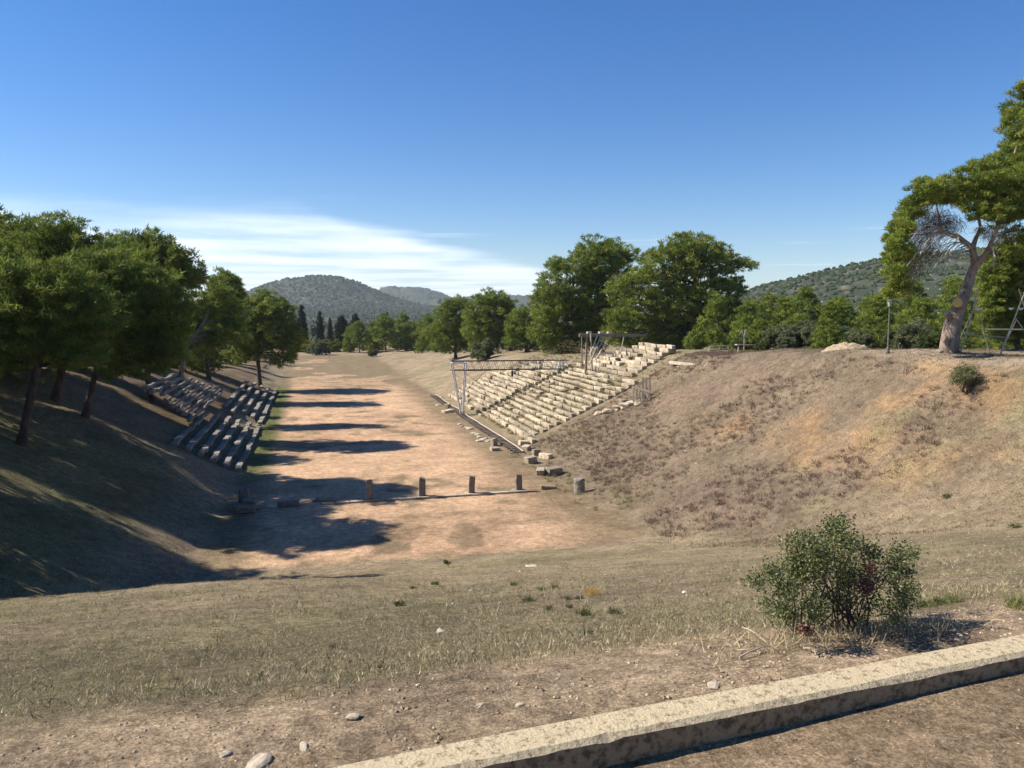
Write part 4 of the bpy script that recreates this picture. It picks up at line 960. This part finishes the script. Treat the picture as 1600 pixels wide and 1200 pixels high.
# ------------------------------------------------------------------ the big pruned pine at the right
def big_pine():
    b = on_ground(1482, 551); g = np.random.default_rng(90); random.seed(90); Y = b.y
    root = empty('pruned_pine', b, 'old leaning pine with a fresh sawn limb stump on the right bank', 'tree')
    V = lambda u, v, dy=0: at(u, v, Y + dy) - b
    s = Y / 1200.0
    mb = MB()
    tp = [V(1482, 556), V(1484, 535), V(1489, 505), V(1499, 480), V(1509, 455), V(1518, 428), V(1524, 412)]
    rr = [18, 15.5, 14.5, 12.5, 9.5, 8, 7.5]
    mb.tube(tp, [r * s for r in rr], 14, wob=.10)
    for k in range(6):
        a = k * 1.05; p = V(1482, 551); q = p + Vector((math.cos(a), math.sin(a), 0)) * 30 * s; mb.tube([p + Vector((math.cos(a) * .2, math.sin(a) * .2, .45)), (p + q) / 2 + Vector((0, 0, .12)), q - Vector((0, 0, .12))], [.20, .13, .04], 6, wob=.1)
    F = V(1524, 412); 
    limb(mb, V(1520, 420), V(1545, 390, -.6), .26, .18, 5, .12); limb(mb, V(1545, 390, -.6), V(1556, 362, -.8), .16, .10, 4, .1)
    limb(mb, F, V(1519, 388), .27, .2, 4, .06); limb(mb, V(1519, 388), V(1532, 355, .3), .17, .10, 5, .12); limb(mb, V(1532, 355, .3), V(1525, 300, .5), .10, .05, 5, .1)
    limb(mb, V(1519, 388), V(1500, 372), .17, .14, 4, .1); limb(mb, V(1500, 372), V(1472, 362, .2), .14, .10, 5, .12); limb(mb, V(1472, 362, .2), V(1462, 315, .6), .10, .05, 5, .12); limb(mb, V(1472, 362, .2), V(1412, 372, .8), .07, .03, 6, .15)
    limb(mb, V(1556, 362, -.8), V(1580, 290, 0), .09, .05, 5, .1); limb(mb, V(1556, 362, -.8), V(1598, 200, 0), .10, .05, 6, .1); limb(mb, V(1462, 315, .6), V(1425, 345, 1.2), .05, .03, 5, .2)
    mb.tube([V(1499, 478, 0), V(1496, 473, -.9)], [9 * s, 8.2 * s], 12, wob=.05)
    mb.tube([V(1487, 500, 0), V(1478, 489, -.6)], [6 * s, 4.5 * s], 9, wob=.08)
    tr = link_mesh('trunk', mb.mesh('trunk', M['bark_pale'], smooth=True), None, root)
    d = (V(1496, 473, -.9) - V(1499, 478, 0)).normalized(); e = V(1496, 473, -.9)
    link_mesh('sawn_face', MB().tube([e - d * .01, e + d * .03], [8.4 * s, 8.2 * s], 16).mesh('sawn_face', M['cutwood']), None, tr)['label'] = 'yellow sawn face of the cut limb'
    d = (V(1478, 489, -.6) - V(1487, 500, 0)).normalized(); e = V(1478, 489, -.6)
    link_mesh('sawn_face', MB().tube([e - d * .01, e + d * .02], [4.0 * s, 3.8 * s], 12).mesh('sawn_face', M['dead']), None, tr)
    for (u0, v0, u1, v1) in ((1510, 462, 1521, 461), (1508, 472, 1514, 471)):
        link_mesh('branch_stub', MB().tube([V(u0, v0), V(u1, v1, -.2)], [.06, .03], 6).mesh('branch_stub', M['dead']), None, tr)
    # bare drooping branches
    db = MB()
    for k in range(26):
        st_ = random.choice([(1500, 372), (1485, 366), (1472, 362), (1519, 388), (1517, 405), (1510, 380), (1545, 385)]); a = V(*st_)
        u1 = st_[0] - random.uniform(25, 70) * (1 if st_[0] < 1540 else -.3); v1 = st_[1] + random.uniform(-8, 48)
        e = V(u1, v1, random.uniform(-2.4, -.5)); pts = []
        for i in range(7):
            t = i / 6; p = a.lerp(e, t); p.z += .55 * math.sin(math.pi * t) - .3 * t * t; p += Vector((random.uniform(-.05, .05),) * 3); pts.append(p)
        db.tube(pts, [.045 * (1 - .7 * i / 6) for i in range(7)], 5)
        for q in range(3):
            p = pts[random.randint(2, 5)]; db.tube([p, p + Vector((random.uniform(-.7, .1), random.uniform(-.4, .4), random.uniform(-.5, .2)))], [.014, .006], 4)
    for k in range(10):
        st_ = random.choice([(1532, 355), (1556, 362), (1545, 385)]); a = V(*st_); e = V(st_[0] + random.uniform(-30, 40), st_[1] + random.uniform(-25, 15), random.uniform(-1, 1)); db.tube([a, a.lerp(e, .5) + Vector((0, 0, .12)), e], [.03, .02, .008], 5)
    link_mesh('bare_branch', db.mesh('bare_branch', M['dead']), None, tr)['label'] = 'bleached bare branches drooping to the left'
    # dead brown twig mass under the left crown
    n = 5600; cen = [(1450, 350, 38), (1430, 380, 34), (1425, 415, 30), (1470, 345, 30), (1455, 385, 28), (1490, 350, 22), (1412, 440, 18), (1560, 365, 22), (1540, 360, 16)]
    w = np.array([c[2] ** 2 for c in cen], float); w /= w.sum(); pick = g.choice(len(cen), n, p=w)
    P_ = np.array([np.array(V(c[0], c[1], .9)) for c in cen])[pick]; r = np.array([c[2] * s for c in cen])[pick]
    base = P_ + unit(n, g) * (r * g.random(n) ** .45)[:, None] * np.array((1, 1.1, .95)); dr = unit(n, g) * .7 + np.array((-.35, 0, -.65)); dr /= np.linalg.norm(dr, axis=1, keepdims=True)
    T = blades(base, dr, g.uniform(.3, .9, n), g.uniform(.010, .028, n), g); C = np.array([(.11, .085, .065), (.07, .055, .045), (.17, .145, .12)])[g.integers(0, 3, n)]
    link_mesh('dead_twigs', soup_mesh('dead_twigs', T, C, M['deadtwig']), None, root)['label'] = 'grey brown dead twigs under the crown'
    lob = [(1525, 285, 28), (1545, 275, 28), (1505, 285, 20), (1530, 310, 32), (1555, 305, 28), (1512, 310, 18), (1545, 335, 24), (1450, 298, 18), (1468, 292, 16), (1432, 312, 16), (1420, 332, 16), (1478, 308, 12), (1408, 355, 16), (1400, 378, 17), (1392, 402, 15), (1396, 425, 15), (1402, 448, 13), (1412, 395, 12), (1393, 455, 9),
           (1580, 265, 30), (1600, 290, 34), (1575, 300, 28), (1585, 230, 20), (1568, 238, 14), (1605, 235, 26), (1590, 190, 20), (1605, 165, 30), (1582, 178, 14), (1600, 140, 16), (1595, 340, 24), (1625, 200, 40), (1640, 280, 50), (1575, 335, 24), (1602, 372, 26), (1562, 322, 18), (1590, 310, 26), (1555, 265, 18)]
    LL = []
    for u, v, r in lob:
        dy = g.uniform(-1.3, 1.3) if u < 1500 else g.uniform(-2.2, 2.0); p = V(u, v, dy); rm = r * s * (1.4 if u < 1500 else 1.32); LL.append((tuple(p), (rm, rm, rm * .92)))
        if u < 1500: LL.append((tuple(V(u + 4, v + 3, dy + 1.6 * (1 if dy < 0 else -1))), (rm * .8,) * 3))
    T, C = needle_crown(LL, g, .30, 95, 9, tint=(1.05, 1.02, 1), wide=.22, inner=.35)
    link_mesh('crown', soup_mesh('crown', T, C, M['needle']), None, root)
    return b
BP = big_pine()
Yb = BP.y
hero('low spreading pine behind the pole tripods at the right edge', Yb + 3, 1590, [(1588, 520, 0), (1585, 470, 0), (1580, 420, 0)],
     [(1560, 400, 22), (1580, 395, 26), (1548, 425, 20), (1575, 425, 28), (1600, 410, 30), (1540, 450, 18), (1565, 455, 26), (1595, 450, 30), (1545, 478, 18), (1575, 485, 26), (1600, 490, 28), (1555, 505, 18), (1590, 520, 24), (1535, 500, 14), (1560, 528, 14)], .2, 33, pr=.30, nb=70, dens=8, wide=.22)

# ------------------------------------------------------------------ pole tripods
sp = empty('pole_scaffold', on_ground(1530, 553), 'pale pole tripods joined by cross poles beside the old pine', 'scaffold')
def pole(u0, v0, d0, u1, v1, d1, r=.045, m='wood', grounded=True):
    a = at(u0, v0, Yb + d0); b = at(u1, v1, Yb + d1)
    if grounded: a.z = gz(a.x, a.y) - .05
    MB().tube([a, a.lerp(b, .5) + Vector((random.uniform(-.03, .03), 0, 0)), b], [r * 1.1, r, r * .85], 7).build('pole', M[m], sp)
pole(1501, 551, -.6, 1529, 450, 0); pole(1547, 549, .8, 1522, 457, 0, .035); pole(1492, 546, 1.8, 1528, 468, .1, .03, 'woodgrey')
pole(1562, 556, -.8, 1603, 452, 0); pole(1625, 556, .6, 1592, 452, 0, .04); pole(1600, 516, -.3, 1585, 495, -.35, .04, grounded=False)
pole(1507, 523, -.5, 1577, 527.5, -.6, .04, grounded=False); pole(1540, 515, .4, 1625, 515, .2, .045, grounded=False); pole(1562, 555, 1.2, 1588, 500, .6, .02, 'woodgrey')
MB().tube(bez(at(1507, 536, Yb - .5), at(1569, 538, Yb - .6), .13, 10), .015, 5).build('rope', M['rope'], sp)
MB().tube(bez(at(1493, 538, Yb - .3), at(1507, 536, Yb - .5), .03, 4), .015, 5).build('rope', M['rope'], sp)
for u, v in ((1527, 482), (1531, 482), (1580, 482), (1595, 482)):
    MB().tube([at(u - 4, v, Yb - .1), at(u, v + .8, Yb - .2), at(u + 4, v - .5, Yb - .1)], [.03, .075, .03], 8).build('wrapped_joint', M['plastic'], sp)
for u, v, s_, lab in ((1539, 553, (.3, .2, .15), 'small white stone under the pole tripods, left one'), (1556, 555, (.36, .2, .12), 'flat white stone under the pole tripods, middle one'), (1589, 556, (.3, .25, .25), 'white stone at the right foot of the pole tripods')): loose(u, v, s_, lab)

# ------------------------------------------------------------------ foreground kermes oak bush
def leaf_quads(pos, size, g, up=.35):
    n = len(pos); a = unit(n, g); a[:, 2] = a[:, 2] * .7 + up; a /= np.linalg.norm(a, axis=1, keepdims=True)
    s = np.cross(a, unit(n, g)); s /= np.linalg.norm(s, axis=1, keepdims=True); nrm = np.cross(a, s)
    L = (size * g.uniform(.7, 1.3, n))[:, None]; Wd = L * .28
    p0 = pos; p1 = pos + a * L * .5 + s * Wd + nrm * L * .06; p2 = pos + a * L; p3 = pos + a * L * .5 - s * Wd + nrm * L * .06
    return np.concatenate([np.stack([p0, p1, p2], 1), np.stack([p0, p2, p3], 1)])
def oak_bush(name, label, base, px, lobes, nleaf, lsize, seed, stems=14, dead=0, red=None, srad=.011):
    g = np.random.default_rng(seed); random.seed(seed); b = base; Y = b.y
    root = empty(name, b, label, 'shrub'); V = lambda u, v, dy=0: np.array(at(u, v, Y + dy) - b); s = Y / 1200.0
    cs = []; 
    for u, v, r in lobes:
        for k in range(3): cs.append((V(u + g.uniform(-.4, .4) * r, v + g.uniform(-.4, .4) * r, g.uniform(-1, 1) * .32 * px * s), r * s * g.uniform(.6, .95)))
    mb = MB(); twig = []
    for k in range(stems * 2):
        c, r = cs[k % len(cs)] if k < len(cs) else cs[g.integers(0, len(cs))]
        a = Vector((g.uniform(-.27, .27) * px * s, g.uniform(-.1, .1) * px * s, -.03)); e = Vector(c)
        pts = []
        for i in range(7):
            t = i / 6; p = a.lerp(e, t); p.x = a.x + (e.x - a.x) * t ** 1.2; p.y = a.y + (e.y - a.y) * t ** 1.2; p += Vector((random.uniform(-1, 1), random.uniform(-1, 1), 0)) * .012 * (i > 0); pts.append(p)
        mb.tube(pts, [srad * (1 - .7 * i / 6) for i in range(7)], 5); twig.append(pts)
        for q in range(5):
            p = pts[random.randint(2, 6)]; e2 = p + Vector((random.uniform(-1, 1), random.uniform(-1, 1), random.uniform(-.1, .9))) * r * .8; mb.tube([p, p.lerp(e2, .5) + Vector((0, 0, .01)), e2], [srad * .4, srad * .3, srad * .15], 4); twig.append([p, e2])
    link_mesh('stem', mb.mesh('stem', M['bark']), None, root)
    w = np.array([r ** 2 for c, r in cs]); w /= w.sum(); nc = nleaf // 9; pick = g.choice(len(cs), nc, p=w)
    cl = np.array([cs[i][0] for i in pick]) + unit(nc, g) * (np.array([cs[i][1] for i in pick]) * g.random(nc) ** .42)[:, None]
    pos = np.repeat(cl, 9, 0) + g.normal(size=(nc * 9, 3)) * lsize * 1.3
    pos[:, 2] = np.maximum(pos[:, 2], .02)
    cp = np.array([(.056, .074, .018), (.082, .100, .026), (.112, .126, .038), (.145, .148, .052)])[g.integers(0, 4, nc)] * g.uniform(.8, 1.2, (nc, 1))
    T = leaf_quads(pos, np.full(len(pos), lsize), g); C = np.repeat(cp, 9, 0) * g.uniform(.85, 1.15, (nc * 9, 1))
    link_mesh('foliage', soup_mesh('foliage', T, np.concatenate([C, C]), M['leaf']), None, root)
    for (u, v, r, n) in red or []:
        pos = V(u, v, -.1) + unit(n, g) * (r * s * g.random(n) ** .5)[:, None]; T = leaf_quads(pos, np.full(n, lsize * .9), g)
        C = np.array([(.13, .045, .03), (.16, .07, .05), (.10, .05, .035)])[g.integers(0, 3, n)]
        link_mesh('dead_spray', soup_mesh('dead_spray', T, np.concatenate([C, C]), M['leaf']), None, root)['label'] = 'reddish brown dead spray of leaves'
    return root
bb = on_ground(1305, 990)
oak_bush('oak_bush', 'dark green evergreen oak bush growing behind the kerb', bb, 270,
         [(1300, 830, 24), (1262, 845, 22), (1330, 850, 28), (1232, 850, 16), (1290, 865, 34), (1240, 880, 30), (1365, 860, 26), (1400, 868, 22), (1425, 865, 14), (1205, 900, 22), (1182, 910, 14), (1260, 905, 36), (1310, 905, 34), (1355, 900, 30), (1400, 900, 26), (1225, 930, 28), (1270, 940, 30), (1320, 945, 22), (1365, 940, 26), (1405, 940, 24), (1425, 925, 14), (1235, 965, 20), (1215, 975, 10), (1280, 970, 14), (1395, 965, 16), (1420, 955, 12), (1315, 815, 10), (1200, 945, 16), (1222, 955, 16), (1345, 975, 10)],
         17500, .016, 51, stems=13, red=[(1350, 915, 22, 420), (1258, 982, 13, 260), (1360, 890, 14, 160)], srad=.0055)
sb = on_ground(1512, 612)
oak_bush('grey_shrub', 'rounded grey green shrub alone on the right bank below the old pine', sb, 60,
         [(1510, 572, 12), (1498, 580, 12), (1522, 580, 12), (1508, 590, 14), (1525, 594, 12), (1495, 592, 10), (1515, 602, 12)], 3600, .075, 52, stems=10, srad=.02)

# ------------------------------------------------------------------ grass and low plants (uncountable)
def tufts(name, label, X, Y, h, nbl, g, pal, spread=.5, width=.10, cat='grass', lift=0.0, droop=.0, kindmat='grass', lean=.8):
    n = len(X); Zb = hgt(X, Y) - .004 + lift
    base = np.repeat(np.stack([X, Y, Zb], -1), nbl, 0); m = n * nbl; hh = np.repeat(h, nbl)
    base[:, :2] += g.normal(size=(m, 2)) * (hh * spread * .45)[:, None]
    d = unit(m, g); d[:, 2] = np.abs(d[:, 2]) + lean; d /= np.linalg.norm(d, axis=1, keepdims=True)
    ln = hh * g.uniform(.55, 1.2, m)
    T = blades(base, d, ln, ln * width * g.uniform(.6, 1.4, m), g)
    P_ = np.array(pal); C = np.repeat(P_[g.integers(0, len(P_), n)], nbl, 0) * g.uniform(.72, 1.28, (m, 1))
    return tag(link_mesh(name, soup_mesh(name, T, C, M[kindmat])), label, cat, kind='stuff')
def wedge(n, d0, d1, g, a0=-37, a1=37, pw=1.0):
    d = d0 + (d1 - d0) * g.random(n) ** pw; a = np.radians(g.uniform(a0, a1, n)) + YAW
    return np.sin(a) * d / np.cos(a - YAW), np.cos(a) * d / np.cos(a - YAW)
TAN = [(.36, .285, .17), (.30, .245, .14), (.48, .39, .25), (.19, .18, .085), (.24, .22, .105), (.54, .46, .31)]
g = np.random.default_rng(71)
X, Y = wedge(40000, 2.9, 9.5, g, pw=.8); keep = (Y - KB * X > 3.15 + .28 * vnoise(X * 2.0, Y * 2.0)) & (fbm(X * .8, Y * .8, 3) > -.42); X, Y = X[keep], Y[keep]
tufts('turf_grass', 'short dry turf on the near slope', X, Y, g.uniform(.014, .036, len(X)), 5, g, TAN, .9, .14, lean=.22)
X, Y = wedge(34000, 9, 40, g, pw=.7); keep = (Y < 37.5) & (fbm(X * .5, Y * .5, 3) > -.35); X, Y = X[keep], Y[keep]
tufts('turf_grass', 'short dry turf lower on the near slope', X, Y, g.uniform(.03, .085, len(X)), 5, g, TAN, 1.0, .12, lean=.35)
X, Y = wedge(2600, 3.2, 20, g, pw=1.1); keep = (Y - KB * X > 3.4) & (Y < 37); X, Y = X[keep], Y[keep]
tufts('turf_clumps', 'taller grass clumps standing out of the near turf', X, Y, g.uniform(.03, .075, len(X)) * (1 + Y / 25), 14, g, [(.30, .25, .145), (.20, .19, .09), (.40, .33, .21), (.16, .16, .075)], 1.1, .07, lean=.4)
# longer straw along the turf edge
n = 900; X = g.uniform(-3, 5.5, n); Y = 3.12 + KB * X + np.abs(g.normal(size=n)) * .16; tufts('straw_fringe', 'tall straw coloured grass along the gravel edge', X, Y, g.uniform(.02, .06, n), 7, g, [(.42, .34, .20), (.36, .29, .17), (.26, .22, .12)], .8, .035, lean=.5)
n = 260; X = g.normal(bb.x, .34, n); Y = bb.y - .12 + g.normal(size=n) * .1; tufts('straw_fringe', 'pale straw around the foot of the oak bush', X, Y, g.uniform(.05, .14, n), 6, g, [(.45, .37, .23), (.38, .31, .19)], .9, .035, lean=.3)
# bank tufts
n = 36000; X = g.uniform(17, 48, n); Y = g.uniform(16, 68, n); z = hgt(X, Y, False); keep = (z > .25) & (Y + .5 * X > 34) & (g.random(n) < .35 + .65 * (fbm(X * .4, Y * .4, 3) > -.1)); X, Y = X[keep], Y[keep]
tufts('bank_grass', 'dry grass tufts over the right bank', X, Y, g.uniform(.05, .19, len(X)), 6, g, [(.20, .155, .10), (.235, .185, .12), (.17, .14, .085), (.19, .14, .10), (.15, .14, .075)], .8, .12, lean=.5)
n = 5200; X = g.uniform(18, 42, n); Y = g.uniform(30, 68, n); z = hgt(X, Y, False); f1 = fbm(X * .17 + 3, Y * .17, 3)
keep = (z > .3) & (z < 9.4) & (Y > 50 - .75 * X) & (f1 + .018 * (28 - X) > -.06); X, Y = X[keep], Y[keep]
tufts('reddish_plants', 'small reddish dry plants dotted over the right bank', X, Y, g.uniform(.14, .34, len(X)), 22, g, [(.17, .10, .09), (.19, .115, .10), (.16, .11, .085), (.20, .15, .105), (.18, .14, .095)], 1.0, .10, 'plants', lean=.55)
n = 420; X = g.uniform(16.5, 24, n); Y = g.uniform(44, 69, n); keep = hgt(X, Y, False) < 2.2; X, Y = X[keep], Y[keep]
tufts('green_tussocks', 'pale green tussocks at the foot of the right bank', X, Y, g.uniform(.2, .42, len(X)), 26, g, [(.17, .17, .07), (.20, .19, .09), (.24, .20, .11)], .6, .05, 'plants', lean=1.1)
# weeds between the seats
n = 5200; X = 19.62 + DEP * g.integers(0, 25, n) + g.normal(size=n) * .09; Y = g.uniform(70.5, 111, n); Zs = np.where(X < 31.6, .12 + (X - 20.0) / DEP * RISE, 5.6 + (X - 32.1) * .45) + .18
T_ = np.stack([X, Y, Zs], -1); base = np.repeat(T_, 8, 0) + g.normal(size=(n * 8, 3)) * np.array((.1, .1, .03)); d = unit(n * 8, g); d[:, 2] = np.abs(d[:, 2]) + .8; d /= np.linalg.norm(d, axis=1, keepdims=True)
keepw = np.repeat((X < 30.5) | (g.random(n) < .4), 8); ln = g.uniform(.15, .45, n * 8); TT = blades(base, d, ln, ln * .10, g)[keepw]; CC = (np.array([(.17, .15, .065), (.22, .17, .09), (.13, .14, .055)])[g.integers(0, 3, n * 8)])[keepw]
tag(link_mesh('seat_weeds', soup_mesh('seat_weeds', TT, CC, M['grass'])), 'weeds growing between the stone seat rows', 'weeds', kind='stuff')
# left bank
n = 11000; X = -6 - 24 * g.random(n) ** 1.1; Y = g.uniform(24, 68, n); keep = (hgt(X, Y, False) > .2); X, Y = X[keep], Y[keep]
tufts('shade_grass', 'thin grass on the shaded left slope', X, Y, g.uniform(.05, .16, len(X)), 6, g, [(.15, .145, .055), (.19, .165, .075), (.12, .13, .045)], .9, .12, lean=.5)
n = 5000; X = g.uniform(-11, -4.2, n); Y = g.uniform(60, 128, n); keep = g.random(n) < .8; X, Y = X[keep], Y[keep]
tufts('green_grass', 'fresh green grass between the left seats', X, Y, g.uniform(.06, .16, len(X)), 6, g, [(.11, .14, .03), (.13, .15, .04)], .9, .12, lean=.5)
# track edge thin grass
n = 9000; X = g.uniform(-4.5, 17.5, n); Y = 38 + 110 * g.random(n) ** 1.2; keep = fbm(X * .5 + 40, Y * .5, 4) + .5 * fbm(X * .12, Y * .12, 4) > .18; X, Y = X[keep], Y[keep]
tufts('track_grass', 'thin low grass patches on the sandy track', X, Y, g.uniform(.03, .09, len(X)), 6, g, [(.17, .145, .075), (.14, .12, .06)], 1.2, .14, lean=.3)

# single small plants of the near slope
def tuft_plant(u, v, size, pal, label, cat='plant', nb_=140, seed=1, tall=1.0, width=.12):
    p = on_ground(u, v); g = np.random.default_rng(seed); s = size; n = nb_
    base = np.clip(g.normal(size=(n, 3)), -1.6, 1.6) * np.array((.3, .3, 0)) * s; d = unit(n, g); d[:, 2] = np.abs(d[:, 2]) + .35 * tall; d /= np.linalg.norm(d, axis=1, keepdims=True)
    base[:, 2] = np.abs(g.normal(size=n)) * .12 * s; ln = s * g.uniform(.25, .6, n) * tall; T = blades(base, d, ln, ln * width, g); C = np.array(pal)[g.integers(0, len(pal), n)] * g.uniform(.75, 1.25, (n, 1))
    o = link_mesh('low_plant', soup_mesh('low_plant', T, C, M['grass'])); o.location = p; tag(o, label, cat); return o
GP = [(.085, .105, .04), (.11, .12, .05), (.07, .085, .035)]
for i, (u, v, s, lab) in enumerate([(645, 920, .20, 'dark green plant, left of the pair on the near slope'), (680, 914, .26, 'dark green plant, right of the pair on the near slope'), (626, 946, .20, 'green plant nearest below the left pair'), (803, 915, .24, 'dark green plant alone under the forked stone'), (848, 924, .20, 'low green plant left of the golden tuft'), (866, 920, .22, 'low green plant beside the golden tuft'), (825, 940, .20, 'spreading green plant below the golden tuft row'), (885, 938, .15, 'small upright green plant below the golden tuft'), (905, 936, .13, 'small green sprig right of the upright one'), (858, 954, .15, 'green plant in the middle of the near slope'), (912, 962, .17, 'low green plant nearest of the middle group'), (960, 960, .15, 'green plant right of the middle group'), (890, 950, .12, 'tiny green plant within the middle group'), (595, 1045, .05, 'little green tuft in the near left turf'), (520, 1012, .07, 'little green tuft left of the pale stone'), (921, 990, .07, 'green tuft low in the near turf'), (1480, 778, .55, 'green plant on the right bank by the picture edge'), (1585, 825, .5, 'green clump at the right edge of the slope')]):
    tuft_plant(u, v, s * .72, GP, lab, 'plant', 150, i + 5)
tuft_plant(927, 930, .20, [(.52, .34, .08), (.45, .28, .07)], 'golden yellow dry tuft on the near slope', 'plant', 160, 77, 1.2, .05)
for i, (u, v) in enumerate([(1445, 950), (1470, 946), (1490, 942)]):
    tuft_plant(u, v, .10, [(.13, .15, .05), (.17, .17, .07)], ['green weed patch touching the oak bush', 'green weed patch right of the oak bush, middle', 'green weed patch farthest right of the oak bush'][i], 'plant', 200, 90 + i)
tuft_plant(1588, 950, .11, [(.17, .19, .06), (.22, .21, .09)], 'tall pale green grass clump at the right edge', 'plant', 300, 99, 1.4, .05)
# wind-bent sapling
p = on_ground(702, 887); sap = empty('bent_sapling', p, 'small wind bent sapling at the brow of the near slope', 'sapling'); sap.scale = (.6, .6, .6)
MB().tube([p, p + Vector((-.05, 0, .15)), p + Vector((.03, 0, .28)), p + Vector((-.18, 0, .42))], [.03, .025, .02, .01], 6).build('stem', M['bark'], sap)
T, C = needle_crown([((-.12, 0, .36), (.22, .18, .12)), ((-.3, 0, .5), (.15, .12, .1))], np.random.default_rng(3), .08, 60, 10, palette=GRN)
link_mesh('foliage', soup_mesh('foliage', T, C, M['needle']), None, sap)

# ------------------------------------------------------------------ gravel, litter
def pebbles(name, label, X, Y, rad, g, pal, flat=.6, zoff=0.0):
    P_ = np.stack([X, Y, hgt(X, Y) + rad * .15 + zoff], -1); T, nf = bush_blobs(P_, rad, flat, 12)
    C = np.array(pal)[g.integers(0, len(pal), len(X))] * g.uniform(.75, 1.2, (len(X), 1)); tag(link_mesh(name, soup_mesh(name, T, np.repeat(C, nf, 0), M['grass'])), label, 'gravel', kind='stuff')
PG = [(.50, .41, .29), (.40, .31, .21), (.34, .26, .175), (.48, .40, .29), (.27, .20, .13)]
n = 7000; X = g.uniform(-2.5, 4.2, n); Y = KA + KB * X + .01 + .75 * g.random(n) ** 1.3; pebbles('gravel', 'loose gravel between kerb and turf', X, Y, .0018 + .008 * g.random(n) ** 5, g, PG)
n = 2500; X = g.uniform(0, 3.8, n); Y = KA + KB * X - .17 - .55 * g.random(n); pebbles('path_gravel', 'fine gravel on the earth path', X, Y, .0012 + .004 * g.random(n) ** 4, g, PG)
n = 700; X = g.uniform(-14, 40, n); Y = g.uniform(5, 66, n); keep = (hgt(X, Y, False) > .2); X, Y = X[keep], Y[keep]; pebbles('slope_stones', 'small pale stones strewn over the slopes', X, Y, (.008 + .05 * g.random(len(X)) ** 4) * (.5 + np.clip(Y, 5, 60) / 40), g, [(.55, .52, .46), (.45, .40, .33)])
# dry twigs by the kerb
for i, (u0, v0, u1, v1, lab) in enumerate([(1155, 1035, 1205, 1018, 'thin dry twig lying left of the oak bush'), (1255, 1022, 1275, 1032, 'short pale twig below the oak bush'), (1160, 985, 1200, 1012, 'bleached twig sticking out left of the oak bush')]):
    a = on_ground(u0, v0) + Vector((0, 0, .012)); b = on_ground(u1, v1) + Vector((0, 0, .012)); o = MB().tube(bez(a, b, -.008, 5, .006), [.004, .0038, .0034, .003, .002], 5).build('dry_twig', M['dead'], origin=a); tag(o, lab, 'twig')

# ------------------------------------------------------------------ air
hz = bpy.data.meshes.new('haze'); mbh = MB().box((400, 3300, 180 - 15), (9000, 8200, 370)); hz.from_pydata([tuple(p) for p in mbh.v], [], mbh.f)
hm = bpy.data.materials.new('haze'); hm.use_nodes = True; t = hm.node_tree; t.nodes.clear(); out = t.nodes.new('ShaderNodeOutputMaterial'); pv = t.nodes.new('ShaderNodeVolumePrincipled')
pv.inputs['Color'].default_value = (.80, .90, 1, 1); pv.inputs['Density'].default_value = .00008; pv.inputs['Anisotropy'].default_value = .1
t.links.new(pv.outputs[0], out.inputs['Volume']); hz.materials.append(hm)
tag(link_mesh('haze', hz), 'thin blue haze in the air', 'haze', kind='stuff')
